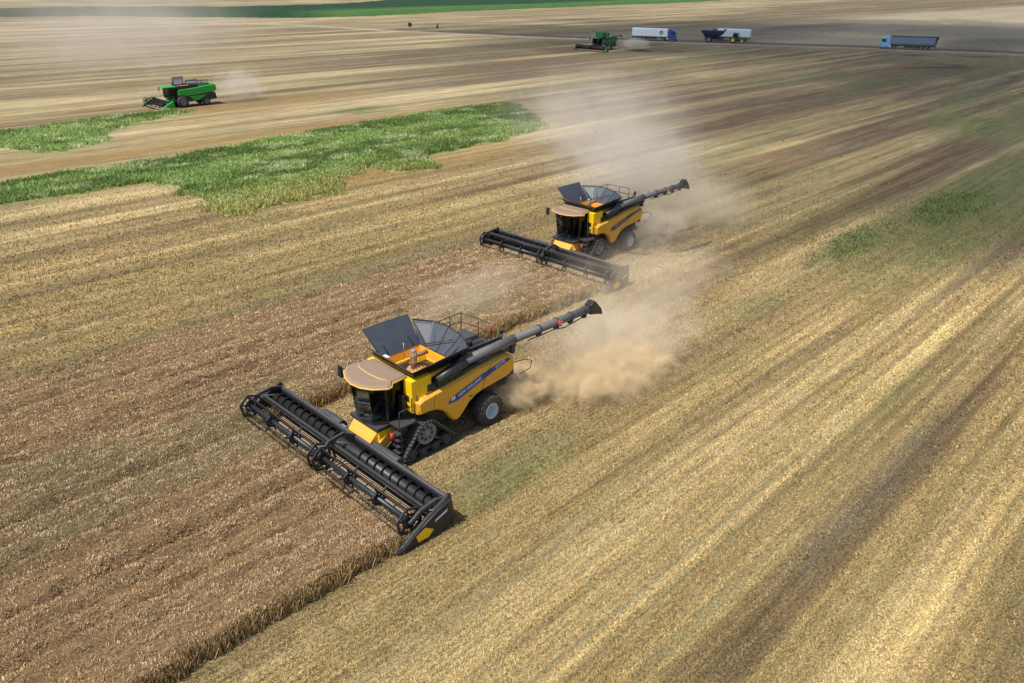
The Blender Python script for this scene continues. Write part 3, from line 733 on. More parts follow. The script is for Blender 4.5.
# ------------------------------------------------------------------ header
def make_header(parent, W, x0=2.62, arms=True, tube='navy', frame='blackdust', end='black', emblem='yellow_clean', nreel=6, simple=False):
    """cutting header, x0 = its back, reel ahead; returns header part"""
    hw = W / 2
    b = MB().mat('black')
    # floor pan and back sheet
    b.prism_y([(x0, 0.35), (x0 + 0.05, 1.18), (x0 - 0.02, 1.18), (x0 - 0.10, 0.30), (x0 + 0.2, 0.12), (x0 + 1.75, 0.10), (x0 + 1.80, 0.14), (x0 + 0.5, 0.20)], -hw + 0.08, hw - 0.08)
    b.mat('grey').cyl((x0 - 0.06, -hw + 0.1, 1.24), (x0 - 0.06, hw - 0.1, 1.22), 0.085, n=12)
    b.mat(frame).bar((x0 - 0.18, -hw + 0.3, 0.45), (x0 - 0.18, hw - 0.3, 0.45), 0.16, 0.16)
    for i in range(13):
        y = -hw + 0.5 + i * (W - 1) / 12
        b.bar((x0 - 0.14, y, 0.4), (x0 - 0.10, y, 1.2), 0.07, 0.10)
    # drive shields behind the back sheet
    if not simple:
        b.mat('grey').cyl((x0 - 0.34, -2.9, 0.98), (x0 - 0.34, -1.45, 0.98), 0.27, n=16)
        b.cyl((x0 - 0.34, 0.95, 0.98), (x0 - 0.34, 2.7, 0.98), 0.27, n=16)
        b.mat('silver').cyl((x0 - 0.25, -1.35, 1.1), (x0 - 0.25, -1.0, 1.1), 0.09, n=10).cyl((x0 - 0.30, 2.8, 0.95), (x0 - 0.30, 3.3, 0.90), 0.10, n=10)
        b.mat('blackdust').box(x0 - 0.5, x0 - 0.1, 2.9, 3.6, 0.45, 1.0, 0.05, 0.05)
    b.mat('deckstraw').box(x0 + 0.55, x0 + 1.72, -hw + 0.12, hw - 0.12, 0.16, 0.26)
    h = b.build('header', parent, bevel=0.01)
    # table of straw on the deck
    # cutter bar
    c = MB().mat('silver').box(x0 + 1.78, x0 + 1.86, -hw + 0.1, hw - 0.1, 0.10, 0.13)
    c.mat('blackdust')
    ng = int(W / 0.16)
    for i in range(ng):
        y = -hw + 0.15 + i * (W - 0.3) / (ng - 1)
        c.loft([[(x0 + 1.84, y - 0.02, 0.09), (x0 + 1.84, y + 0.02, 0.09), (x0 + 1.84, y + 0.02, 0.15), (x0 + 1.84, y - 0.02, 0.15)], [(x0 + 1.98, y - 0.004, 0.11), (x0 + 1.98, y + 0.004, 0.11), (x0 + 1.98, y + 0.004, 0.12), (x0 + 1.98, y - 0.004, 0.12)]])
    c.build('cutter_bar', h)
    # cross auger with flighting from both sides to the middle
    a = MB().mat('black').cyl((x0 + 0.36, -hw + 0.15, 0.86), (x0 + 0.36, hw - 0.15, 0.86), 0.24, n=16)
    a.mat('black')
    for sgn in (-1, 1):
        turns = (hw - 0.9) / 0.52; N_ = int(turns * 18); secs = []
        for i in range(N_ + 1):
            t = i / N_; y = sgn * (hw - 0.2 - t * (hw - 0.9)); an = sgn * 2 * PI * turns * t
            cx, cz = math.cos(an), math.sin(an)
            secs.append([(x0 + 0.36 + 0.20 * cx, y - 0.018, 0.86 + 0.20 * cz), (x0 + 0.36 + 0.36 * cx, y - 0.012, 0.86 + 0.36 * cz), (x0 + 0.36 + 0.36 * cx, y + 0.012, 0.86 + 0.36 * cz), (x0 + 0.36 + 0.20 * cx, y + 0.018, 0.86 + 0.20 * cz)])
        a.loft(secs)
    for i in range(14):
        an = i * 2.4; y = -0.6 + i * 0.092
        a.cyl((x0 + 0.36, y, 0.86), (x0 + 0.36 + 0.36 * math.cos(an), y, 0.86 + 0.36 * math.sin(an)), 0.012, n=5)
    a.build('cross_auger', h)
    # reels, two halves
    rx, rz, rr = x0 + 1.66, 0.98, 0.56
    halves = ((-hw + 0.22, -0.16), (0.16, hw - 0.22)) if W > 10 else ((-hw + 0.2, hw - 0.2),)
    ph0 = 0.35
    for ya, yb in halves:
        r = MB().mat(tube).cyl((rx, ya, rz), (rx, yb, rz), 0.10, n=14)
        r.mat('black')
        for i in range(6):
            an = ph0 + 2 * PI * i / 6; bx, bz = rx + rr * math.cos(an), rz + rr * math.sin(an)
            r.cyl((bx, ya, bz), (bx, yb, bz), 0.024, n=6)
            r.mat('black').quad((bx - 0.05, ya + 0.05, bz + 0.01), (bx - 0.05, yb - 0.05, bz + 0.01), (bx - 0.10, yb - 0.05, bz - 0.07), (bx - 0.10, ya + 0.05, bz - 0.07), 0.008) if i in (1, 2) else None
            nt_ = int((yb - ya) / (0.11 if not simple else 0.4))
            for k in range(nt_):
                y = ya + 0.05 + k * (yb - ya - 0.1) / (nt_ - 1)
                r.bar((bx, y, bz), (bx - 0.05, y, bz - 0.26), 0.014)
        rl = r.build('reel', h)
        nw = nreel // 2 + 1 if W > 10 else 5
        for i in range(nw):
            y = ya + 0.03 + i * (yb - ya - 0.06) / (nw - 1)
            big = (i == 0 or i == nw - 1)
            d = MB().mat('black'); R0 = rr + 0.01 if big else rr * 0.99
            for k in range(6):
                an = ph0 + 2 * PI * k / 6; an2 = ph0 + 2 * PI * (k + 1) / 6
                p1 = (rx + R0 * math.cos(an), y, rz + R0 * math.sin(an)); p2 = (rx + R0 * math.cos(an2), y, rz + R0 * math.sin(an2))
                d.bar((rx + 0.08 * math.cos(an), y, rz + 0.08 * math.sin(an)), p1, 0.09, 0.05)
                if big: d.bar(p1, p2, 0.08, 0.08)
                q1 = (rx + R0 * 0.52 * math.cos(an), y, rz + R0 * 0.52 * math.sin(an)); q2 = (rx + R0 * 0.52 * math.cos(an2), y, rz + R0 * 0.52 * math.sin(an2))
                d.bar(q1, q2, 0.09, 0.07)
            d.cyl((rx, y - 0.03, rz), (rx, y + 0.03, rz), 0.16, n=14)
            d.build('reel_spider', rl)
    # reel arms
    for y in ((-hw + 0.08, 0.0, hw - 0.08) if W > 10 else (-hw + 0.08, hw - 0.08)):
        ar = MB().mat('blackdust')
        zt = 1.62 if abs(y) < 1 else 1.42
        ar.bar((x0 - 0.05, y, 1.25), (x0 + 0.55, y, zt), 0.12, 0.16); ar.bar((x0 + 0.5, y, zt), (x0 + 1.3, y, zt - 0.12), 0.12, 0.15)
        ar.bar((x0 + 1.25, y, zt - 0.12), (rx + 0.12, y, rz + 0.02), 0.11, 0.14)
        ar.mat('silver').cyl((x0 + 0.1, y + 0.09, 0.95), (x0 + 0.9, y + 0.09, zt - 0.22), 0.03, n=8)
        ar.build('reel_arm', h, bevel=0.01)
    # long upper bar seen behind the reels
    if W > 10:
        for ya, yb in halves:
            MB().mat('blackdust').box(x0 + 0.98, x0 + 1.10, ya, yb, 1.30, 1.36).build('reel_rail', h)
    # end dividers
    for s in (1, -1):
        y = s * hw; d = MB().mat(end)
        prof = [(x0 - 0.18, 0.10), (x0 - 0.22, 0.8), (x0 - 0.10, 1.46), (x0 + 0.05, 1.50), (x0 + 0.5, 1.28), (x0 + 1.1, 0.98), (x0 + 1.75, 0.62), (x0 + 2.35, 0.26), (x0 + 2.52, 0.10), (x0 + 2.3, 0.06), (x0 + 0.6, 0.06)]
        inner = [(x, y - s * 0.05, z) for x, z in prof]; outer = [(x, y + s * 0.06, z) for x, z in prof]
        xc, zc = x0 + 1.0, 0.5
        bul = [(xc + (x - xc) * 0.82, y + s * 0.16, zc + (z - zc) * 0.80) for x, z in prof]
        d.loft([inner, outer, bul])
        dv = d.build('end_divider', h, bevel=0.015)
        e = MB().mat(emblem)
        e.add([(x0 + 1.25, y + s * 0.163, 0.68), (x0 + 1.68, y + s * 0.163, 0.50), (x0 + 1.60, y + s * 0.163, 0.20), (x0 + 1.1, y + s * 0.163, 0.18), (x0 + 0.85, y + s * 0.163, 0.40)], [(0, 1, 2, 3, 4)])
        if not simple:
            e.mat('grey').tube([(x0 + 0.0, y + s * 0.15, 1.30), (x0 + 0.45, y + s * 0.13, 1.16), (x0 + 1.1, y + s * 0.13, 0.86), (x0 + 1.8, y + s * 0.10, 0.46), (x0 + 2.4, y, 0.14)], 0.045, n=6)
            e.mat('white').add([(x0 + 0.15, y + s * 0.163, 0.98), (x0 + 0.75, y + s * 0.163, 0.78), (x0 + 0.8, y + s * 0.163, 0.68), (x0 + 0.2, y + s * 0.163, 0.86)], [(0, 1, 2, 3)])
        e.build('divider_panel', dv)
        if not simple:
            MB().mat('silver').tube([(x0 + 2.45, y, 0.12), (x0 + 2.62, y - s * 0.05, 0.16), (x0 + 2.75, y - s * 0.3, 0.55)], 0.02, n=6).build('crop_rod', dv)
    return h

# ------------------------------------------------------------------ big yellow harvester
def yellow_combine(loc, rot, label, dusty=False):
    t = thing('combine_harvester', label, 'combine harvester', loc, rot, 'yellow combine harvesters')
    Y = 'yellow'
    # dark chassis core
    b = MB().mat('black')
    b.box(-4.9, 0.9, -1.22, 1.22, 1.25, 3.0); b.box(-3.2, 0.6, -1.0, 1.0, 0.75, 1.25)
    b.box(-4.7, 0.2, -1.45, 1.45, 2.0, 3.25)
    b.box(-3.95, -3.4, -1.25, 1.25, 0.55, 1.0)                       # rear axle
    b.box(-0.3, 0.6, -1.3, 1.3, 0.9, 1.4)
    b.mat('blackdust')
    b.box(-2.35, -0.2, 1.22, 1.60, 2.95, 3.28); b.box(-2.35, -0.2, -1.6, -1.22, 2.95, 3.28)
    for i in range(6): b.cyl((-2.2 + i * 0.34, 1.60, 3.05), (-2.2 + i * 0.34, 1.64, 3.05), 0.13, n=12)
    b.build('chassis', t, bevel=0.02)
    # engine deck
    b = MB().mat('blackdust').box(-5.0, -2.3, -1.35, 1.35, 3.0, 3.42)
    b.mat('grey').box(-3.3, -2.5, -1.3, 0.2, 3.42, 3.85, 0.04, 0.04); b.box(-4.8, -3.6, -1.2, -0.2, 3.42, 3.62, 0.04, 0.04)
    b.mat('yellow').box(-3.5, -3.0, 0.55, 1.0, 3.42, 3.72, 0.06, 0.06)
    b.mat('black').cyl((-3.4, 0.1, 3.42), (-3.4, 0.1, 4.1), 0.09, n=12).cyl((-3.75, 0.3, 3.42), (-3.75, 0.3, 3.8), 0.17, n=14)
    for i in range(7): b.box(-4.75 + i * 0.15, -4.68 + i * 0.15, 0.1, 1.0, 3.42, 3.47)
    b.build('engine_deck', t, bevel=0.015)
    q = MB().mat('black').tube([(-2.6, 0.4, 3.5), (-2.9, 0.7, 3.85), (-3.3, 0.9, 3.8), (-3.8, 0.9, 3.5)], 0.05, n=8)
    q.tube([(-2.5, 1.1, 3.45), (-3.4, 1.15, 3.6), (-4.4, 1.1, 3.5)], 0.035, n=6).tube([(-3.6, -0.4, 3.6), (-3.4, 0.2, 3.75), (-3.0, 0.5, 3.6)], 0.04, n=6)
    q.build('hose', t)
    # railing
    r = MB().mat('black')
    P = [(-2.75, -1.2), (-3.3, -1.25), (-3.95, -1.25), (-4.65, -1.25), (-4.8, -0.2), (-4.8, 0.7)]
    for x, y in P: r.cyl((x, y, 3.4), (x, y, 4.45), 0.022, n=6)
    for z in (4.45, 4.0): r.tube([(x, y, z) for x, y in P], 0.022, n=6)
    for z in (3.6, 3.8, 4.2): r.cyl((-3.3, -1.25, z), (-3.95, -1.25, z), 0.02, n=6)
    r.mat('red').cyl((-4.8, 0.7, 3.9), (-4.8, 0.7, 4.5), 0.03, n=6).mat('black')
    r.build('railing', t)
    # side panels
    prof = [(0.50, 2.16), (0.30, 2.10), (-0.10, 2.10), (-0.50, 2.02), (-0.88, 1.82), (-1.15, 1.55), (-1.34, 1.22), (-1.55, 1.04), (-1.80, 1.10), (-2.10, 1.35), (-2.40, 1.66), (-2.80, 1.88), (-3.30, 1.98), (-4.2, 2.06), (-4.9, 2.14), (-5.18, 2.34), (-5.30, 2.66), (-5.22, 3.00), (-4.95, 3.24), (-4.5, 3.32), (-3.4, 3.22), (-2.0, 3.06), (-0.5, 2.92), (0.2, 2.84), (0.50, 2.70)]
    for s in (1, -1):
        p = MB().mat(Y)
        def yo(x, z):   # outward bulge: flat decal plane, rolled at the edges
            return s * (1.82 - 0.10 * max(0, (z - 2.9) / 0.4) - 0.05 * max(0, (1.6 - z)))
        out = [(x, yo(x, z), z) for x, z in prof]
        cx, cz = -2.3, 2.45
        inn = [(x, s * 1.50, z) for x, z in prof]
        rim_ = [(x, s * (abs(yo(x, z)) - 0.09), z) for x, z in prof]
        # slightly shrunk crown face
        def shrink(x, z, d):
            return x, z
        crown = []
        n = len(prof)
        for i, (x, z) in enumerate(prof):
            xa, za = prof[i - 1]; xb, zb = prof[(i + 1) % n]
            tx, tz = xb - xa, zb - za; l = math.hypot(tx, tz) or 1
            nx, nz = tz / l, -tx / l
            crown.append((x + nx * 0.09, s * 1.835, z + nz * 0.09))
        # orientation check
        if sum((c[0] - cx) ** 2 + (c[2] - cz) ** 2 for c in crown) > sum((x - cx) ** 2 + (z - cz) ** 2 for x, z in prof):
            crown = [(2 * x - c[0], s * 1.835, 2 * z - c[2]) for (x, z), c in zip(prof, crown)]
        p.loft([inn, rim_, crown], smooth=False)
        sp = p.build('side_panel', t, bevel=0.02)
        q = MB().mat('black')
        q.bar((-3.72, s * 1.838, 3.20), (-3.10, s * 1.838, 2.03), 0.02, 0.006)       # panel joint
        q.build('panel_joint', sp)
        q = MB().mat('black').bar((-0.42, s * 1.838, 2.88), (-0.30, s * 1.838, 2.16), 0.016, 0.006)
        q.build('panel_joint', sp)
        MB().mat('black').box(-2.55, -2.35, min(s * 1.837, s * 1.85), max(s * 1.837, s * 1.85), 1.98, 2.03).build('handle', sp)
        MB().mat('beacon').box(-0.70, -0.60, min(s * 1.837, s * 1.85), max(s * 1.837, s * 1.85), 2.28, 2.34).build('side_marker', sp)
        k = MB().mat('slate' if dusty else 'blue'); yy = s * 1.842
        low = [(-1.06, 2.10), (-1.62, 2.06), (-2.3, 2.26), (-3.2, 2.54), (-4.1, 2.78), (-4.62, 2.90), (-4.95, 2.96)]
        top = [(-1.30, 2.34), (-1.70, 2.46), (-2.3, 2.62), (-3.2, 2.86), (-4.1, 3.04), (-4.62, 3.12), (-4.88, 3.12)]
        vs = [(x, yy, z) for x, z in low] + [(x, yy, z) for x, z in top]
        nn = len(low); k.add(vs, [(i, i + 1, nn + i + 1, nn + i) for i in range(nn - 1)])
        k.mat('grey' if dusty else 'white')
        # leaf-like emblem in the wide end of the band
        for dx in (0, 0.12):
            k.add([(-1.30 - dx, s * 1.846, 2.18), (-1.37 - dx, s * 1.846, 2.18), (-1.43 - dx, s * 1.846, 2.32), (-1.33 - dx, s * 1.846, 2.40)], [(0, 1, 2, 3)])
        k.build('decal_band', sp)
        dv = Vector((-1, 0, 0.285)).normalized() * (1 if s > 0 else -1)
        zv = Vector((0, s, 0)); yv = zv.cross(dv).normalized()
        rm = Matrix((dv, yv, zv)).transposed()
        mt_ = 'palegrey' if dusty else 'white'
        if s > 0:
            text_mesh('lettering', 'NEW HOLLAND', 0.235, sp, (-1.72, 1.846, 2.21), rm, mt_, 0.15, width=1.45)
            text_mesh('lettering', 'CR10.90', 0.16, sp, (-4.0, 1.846, 2.83), rm, mt_, 0.15, width=0.60)
        else:
            text_mesh('lettering', 'NEW HOLLAND', 0.29, sp, (-3.35, -1.846, 2.66), rm, mt_, 0.12, width=1.55)
            text_mesh('lettering', 'CR10.90', 0.20, sp, (-4.70, -1.846, 2.98), rm, mt_, 0.12, width=0.66)
    # front cabinet beside / behind the cab
    c = MB().mat(Y)
    for sg in (1, -1):
        def bx(x0_, x1_, ya, yb, z0_, z1_): c.box(x0_, x1_, min(sg * ya, sg * yb), max(sg * ya, sg * yb), z0_, z1_)
        c.mat('yellow_clean'); bx(0.20, 0.64, 1.0, 1.57, 2.20, 3.72); bx(-0.45, 0.20, 1.30, 1.565, 2.40, 3.72)
    c.box(0.22, 0.50, -1.0, 1.0, 2.6, 3.70)
    cb = c.build('cabinet', t, bevel=0.03)
    v = MB().mat('black').box(0.62, 0.66, 1.16, 1.38, 2.70, 2.98)
    v.build('vent', cb)
    MB().mat('black').box(0.62, 0.655, 1.14, 1.40, 2.42, 2.50).build('vent', cb)
    for hx in (0.70, 0.40): MB().mat('black').cyl((hx, 1.61, 2.3), (hx, 1.61, 3.0), 0.025, n=8).build('grab_handle', cb)
    # tank outside sill below the flaps
    s_ = MB().mat('black')
    s_.loft([[(-2.2, -1.28, 3.70), (0.32, -1.28, 3.70), (0.32, 1.30, 3.70), (-2.2, 1.30, 3.70)], [(-2.35, -1.45, 3.93), (0.42, -1.45, 3.93), (0.42, 1.45, 3.93), (-2.35, 1.45, 3.93)]], caps=False)
    s_.mat('yellow').box(-2.2, -0.47, 1.36, 1.50, 3.50, 3.68)
    gt = s_.build('grain_tank', t)
    # hopper inside
    h = MB().mat('orange')
    top = [(-1.95, -1.08, 3.72), (0.16, -1.08, 3.72), (0.16, 1.12, 3.72), (-1.95, 1.12, 3.72)]
    mid = [(-1.85, -0.98, 3.35), (0.06, -0.98, 3.35), (0.06, 1.02, 3.35), (-1.85, 1.02, 3.35)]
    bot = [(-1.5, -0.5, 2.80), (-0.3, -0.5, 2.80), (-0.3, 0.5, 2.80), (-1.5, 0.5, 2.80)]
    h.loft([top, mid, bot], closed=True, caps=False)
    o = len(h.v); h.add(bot, [(0, 1, 2, 3)])
    h.mat('yellow_clean')
    for y in (-0.6, 0.6): h.bar((-1.85, y, 3.5), (0.06, y, 3.5), 0.06, 0.06)
    h.box(-1.8, -1.3, 0.3, 0.9, 3.0, 3.45, 0.1, 0.1); h.box(-1.8, -1.3, -0.9, -0.4, 3.0, 3.55, 0.1, 0.1)
    h.mat('silver').tube([(-0.9, -0.9, 3.5), (-0.9, -0.9, 4.2)], 0.02, n=6)
    h.build('hopper', gt)
    gr = MB().mat('grain')
    n_ = 12
    gr.loft([[(-0.95 + 1.05 * math.cos(2 * PI * i / n_), 0.95 * math.sin(2 * PI * i / n_), 3.02 + 0.05 * math.sin(i * 3.1)) for i in range(n_)], [(-0.95 + 0.2 * math.cos(2 * PI * i / n_), 0.2 * math.sin(2 * PI * i / n_), 3.4) for i in range(n_)]], smooth=True)
    gr.build('wheat_grain', gt)
    a = MB().mat('rust').cyl((-0.75, 0.0, 2.9), (-0.75, 0.0, 4.12), 0.15, n=14)
    a.cyl((-0.75, 0, 3.95), (-1.35, 0.25, 4.05), 0.13, 0.10, n=10); a.mat('silver').cyl((-0.75, 0, 4.12), (-0.75, 0, 4.24), 0.10, n=12)
    a.mat('rust')
    for i in range(30):
        an = i * 0.7; a.bar((-0.75, 0, 3.0 + i * 0.035), (-0.75 + 0.24 * math.cos(an), 0.24 * math.sin(an), 3.0 + i * 0.035), 0.05, 0.015)
    a.cyl((-0.75, 0, 3.5), (-1.9, 0.0, 3.1), 0.12, n=10)
    a.build('filling_auger', gt)
    # flaps: raised on the far side and rear, low at front and near side
    FL = (0.17, 1.13, 3.71); FR = (0.17, -1.09, 3.71); RL = (-1.96, 1.13, 3.71); RR = (-1.96, -1.09, 3.71)
    tFL = (0.62, 1.66, 4.17); tFR = (0.60, -1.62, 4.26); tR1 = (0.47, -2.06, 4.92); tR2 = (-2.05, -2.02, 4.92)
    for nm, q in (('tank_flap', (FR, RR, tR2, tR1)), ('tank_flap', (FL, FR, tFR, tFL)), ('tank_flap', (RL, FL, tFL, (-2.40, 1.76, 4.40)))):
        f = MB().mat('flap').quad(*q, t=0.03)
        A, B_, C_, D_ = map(Vector, q)
        f.mat('black').tube([A, D_, C_, B_], 0.028, n=6)
        if nm == 'tank_flap' and q[2] == tR2:
            for k in (0.33, 0.66): f.bar(A.lerp(B_, k), D_.lerp(C_, k), 0.05, 0.03)
        f.build('tank_flap', gt)
    f = MB().mat('flap'); n_ = 4; secs = []
    for i in range(n_ + 1):
        u_ = i / n_; y = -1.08 + 2.2 * u_; x = -1.97 - 0.06 * math.sin(PI * u_)
        yt = -1.86 + 3.62 * u_; xt = -2.22 - 0.18 * u_ - 0.55 * math.sin(PI * u_) ** 0.7; zt = 4.66 + 0.16 * math.sin(PI * u_) - 0.26 * u_
        secs.append([(x, y, 3.71), (xt, yt, zt), (xt - 0.03, yt, zt), (x - 0.03, y, 3.71)])
    f.loft(secs, smooth=False)
    f.mat('black').tube([s2[1] for s2 in secs], 0.03, n=6)
    for k in (1, 2, 3): f.bar(secs[k][0], secs[k][1], 0.05, 0.03)
    f.tube([secs[0][0], secs[0][1]], 0.025, n=6); f.tube([secs[-1][0], secs[-1][1]], 0.025, n=6)
    f.build('tank_flap', gt)
    for pts in ([(-1.9, 1.2, 3.8), (-0.2, 1.45, 4.05)], [(-1.9, -0.9, 3.8), (-2.45, 0.7, 4.4)], [(-0.2, -1.1, 3.8), (-0.1, -1.6, 4.4)], [(-1.6, -1.1, 3.8), (-1.5, -1.6, 4.45)], [(-1.3, 0.9, 3.5), (-2.5, 1.2, 4.3)]):
        MB().mat('black').tube(pts, 0.022, n=6).build('flap_brace', gt)
    MB().mat('white').box(0.0, 0.24, -1.05, -0.72, 3.86, 3.89).build('highlight_plate', gt)  # white plate drawn in place of a bright highlight inside the tank
    # unloading auger along the near (left) side
    u = MB().mat('augertube')
    u.mat('black').cyl((-0.6, 1.68, 3.35), (-2.3, 1.62, 3.70), 0.25, n=20).mat('augertube')
    u.cyl((-2.3, 1.62, 3.72), (-5.2, 1.74, 3.88), 0.22, n=20); u.cyl((-5.2, 1.74, 3.88), (-10.4, 1.96, 3.98), 0.20, n=20)
    ag = u.build('unloading_auger', t)
    u = MB().mat('blackdust')
    for k in (0.0, 0.32, 0.55, 0.74, 0.93):
        c0 = Vector((-5.2, 1.74, 3.88)).lerp(Vector((-10.4, 1.96, 3.98)), k); d0 = Vector((-5.2, 0.22, 0.10)).normalized()
        u.cyl(c0 - d0 * 0.05, c0 + d0 * 0.05, 0.235, n=20)
        u.box(c0.x - 0.12, c0.x + 0.12, c0.y - 0.08, c0.y + 0.10, c0.z - 0.36, c0.z - 0.20)
    u.tube([(-6.0, 1.95, 3.64), (-7.8, 2.05, 3.70), (-8.4, 2.1, 3.60), (-10.0, 2.1, 3.78)], 0.03, n=6)
    u.tube([(-5.0, 1.8, 3.5), (-2.9, 1.7, 3.32), (-1.2, 1.6, 3.2)], 0.05, n=6)
    u.build('auger_collar', ag)
    u = MB().mat('black')
    u.loft([[(-10.3, 1.74, 3.74), (-10.3, 2.18, 3.74), (-10.3, 2.18, 4.24), (-10.3, 1.74, 4.24)], [(-10.7, 1.74, 3.66), (-10.7, 2.18, 3.66), (-10.62, 2.18, 4.40), (-10.62, 1.74, 4.40)], [(-11.35, 1.78, 3.46), (-11.35, 2.14, 3.46), (-11.2, 2.14, 3.84), (-11.2, 1.78, 3.84)]])
    u.build('spout', ag, bevel=0.03)
    c0 = Vector((-5.2, 1.74, 3.88)).lerp(Vector((-10.4, 1.96, 3.98)), 0.56)
    rf = MB().mat('red').cyl((c0.x, c0.y + 0.20, c0.z), (c0.x, c0.y + 0.26, c0.z), 0.17, n=18)
    rf.mat('white')
    for dz in (-0.085, 0.03): rf.add([(c0.x - 0.13, c0.y + 0.264, c0.z + dz), (c0.x + 0.13, c0.y + 0.264, c0.z + dz + 0.05), (c0.x + 0.13, c0.y + 0.264, c0.z + dz + 0.10), (c0.x - 0.13, c0.y + 0.264, c0.z + dz + 0.05)], [(0, 1, 2, 3)])
    rf.build('warning_disc', ag)
    u = MB().mat('blackdust').box(-5.35, -5.15, 1.2, 1.75, 3.15, 3.60).tube([(-4.6, 0.9, 3.4), (-5.25, 0.9, 4.0)], 0.04, n=6)
    u.cyl((-5.2, 1.0, 3.4), (-5.2, 1.0, 4.0), 0.05, n=8).cyl((-5.2, 1.0, 4.0), (-5.2, 1.0, 4.2), 0.09, n=10)
    u.mat('blackdust').bar((-2.5, 0.95, 3.75), (-5.1, 1.0, 3.75), 0.10, 0.14)
    u.build('auger_rest', t)
    # cab
    c = MB().mat('black')
    zb, zt = 1.95, 3.74
    lo = [(0.58, -0.92), (1.5, -0.98), (2.02, -0.62), (2.16, 0.0), (2.02, 0.62), (1.5, 0.98), (0.58, 0.92)]
    hi = [(0.58, -0.98), (1.6, -1.04), (2.22, -0.70), (2.38, 0.0), (2.22, 0.70), (1.6, 1.04), (0.58, 0.98)]
    c.prism_z(lo, zb - 0.16, zb)
    for (a_, b_) in ((1, 1), (5, 5)):
        c.bar((lo[a_][0], lo[a_][1], zb), (hi[a_][0], hi[a_][1], zt), 0.09, 0.09)
    c.bar((0.6, 0.94, zb), (0.6, 0.98, zt), 0.1, 0.1); c.bar((0.6, -0.94, zb), (0.6, -0.98, zt), 0.1, 0.1)
    c.box(0.54, 0.60, -0.95, 0.95, zb, zt)
    c.mat('blackdust').box(0.6, 2.1, -1.0, 1.0, 1.62, 1.79)
    cab = c.build('cab', t, bevel=0.01)
    g_ = MB().mat('glass')
    for i in range(6):
        a_, b_ = lo[i], lo[i + 1]; d_, e_ = hi[i], hi[i + 1]
        g_.add([(a_[0], a_[1], zb), (b_[0], b_[1], zb), (e_[0], e_[1], zt), (d_[0], d_[1], zt)], [(0, 1, 2, 3)])
    g_.build('windscreen', cab)
    q = MB().mat('cloth').box(0.8, 1.25, -0.25, 0.25, zb, zb + 0.5).box(0.72, 0.86, -0.25, 0.25, zb + 0.5, zb + 1.15, 0.02, 0.04)
    q.build('seat', cab, bevel=0.04)
    q = MB().mat('black').cyl((1.75, 0, zb), (1.6, 0, zb + 0.75), 0.05, n=8)
    q.lathe_y(0, 0, [(0, 0.0), (0, 0.0)], n=3) if False else None
    n_ = 20; q.tube([(1.56 + 0.12 * math.cos(2 * PI * i / n_), 0.2 * math.sin(2 * PI * i / n_), zb + 0.78 - 0.10 * math.cos(2 * PI * i / n_)) for i in range(n_ + 1)], 0.018, n=6)
    q.box(1.0, 1.4, -0.55, -0.40, zb, zb + 0.55); q.mat('floor').box(1.3, 1.95, -0.55, 0.55, zb + 0.01, zb + 0.03)
    q.build('console', cab)
    # roof: rounded visor ahead, narrower behind
    r = MB().mat('roof')
    outl = [(0.50, -1.18), (1.35, -1.34), (1.75, -1.44), (2.14, -1.12), (2.42, -0.62), (2.56, 0.0), (2.48, 0.56), (2.22, 1.02), (1.72, 1.42), (1.50, 1.40), (1.30, 1.16), (0.50, 1.10)]
    r.loft([[(x, y, 3.70) for x, y in outl], [(x * 1.0, y, 3.78) for x, y in outl], [(1.2 + (x - 1.2) * 0.93, y * 0.93, 3.88) for x, y in outl], [(1.2 + (x - 1.2) * 0.6, y * 0.6, 3.92) for x, y in outl]])
    rf = r.build('roof', cab, bevel=0.02)
    l = MB().mat('rooftrim').tube([(x, y, 3.755) for x, y in outl], 0.035, n=6)
    l.tube([(1.35, -1.22, 3.885), (1.60, -0.75, 3.922), (1.68, 0, 3.93), (1.60, 0.75, 3.922), (1.35, 1.12, 3.885)], 0.022, n=5)
    l.mat('silver')
    for y in (-0.75, -0.5, -0.2, 0.2, 0.5, 0.75): l.box(2.2 - 0.25 * y * y, 2.28 - 0.25 * y * y, y - 0.07, y + 0.07, 3.62, 3.71)
    l.build('work_light', rf)
    for s in (-1,):
        q = MB().mat('black').tube([(1.7, s * 1.2, 3.68), (2.02, s * 1.55, 3.74), (2.02, s * 1.60, 3.6)], 0.03, n=6)
        q.box(1.98, 2.08, s * 1.60 - 0.13, s * 1.60 + 0.13, 3.30, 3.82, 0.01, 0.01)
        q.build('mirror', cab, bevel=0.02)
    # feeder house
    f = MB().mat('yellow_clean')
    f.loft([[(1.05, -0.80, 1.95), (1.05, 0.86, 1.95), (1.05, 0.86, 1.05), (1.05, -0.80, 1.05)], [(2.02, -0.92, 1.66), (2.02, 0.98, 1.66), (2.02, 0.98, 0.60), (2.02, -0.92, 0.60)]])
    f.mat('yellow').loft([[(2.02, -0.82, 1.60), (2.02, 0.88, 1.60), (2.02, 0.88, 0.60), (2.02, -0.82, 0.60)], [(2.5, -0.78, 1.08), (2.5, 0.82, 1.08), (2.5, 0.82, 0.35), (2.5, -0.78, 0.35)]])
    f.loft([[(1.2, 0.862, 1.62), (1.2, 0.95, 1.62), (1.2, 0.95, 1.0), (1.2, 0.862, 1.0)], [(2.5, 0.98, 0.92), (2.5, 1.12, 0.92), (2.5, 1.12, 0.40), (2.5, 0.98, 0.40)]])
    f.mat('blackdust').bar((1.0, 1.05, 1.2), (2.3, 1.2, 0.6), 0.08, 0.08)
    f.build('feeder_house', t, bevel=0.025)
    # platform, ladder, extinguisher on the left
    q = MB().mat('blackdust').box(0.55, 1.5, 1.0, 1.75, 1.84, 1.92)
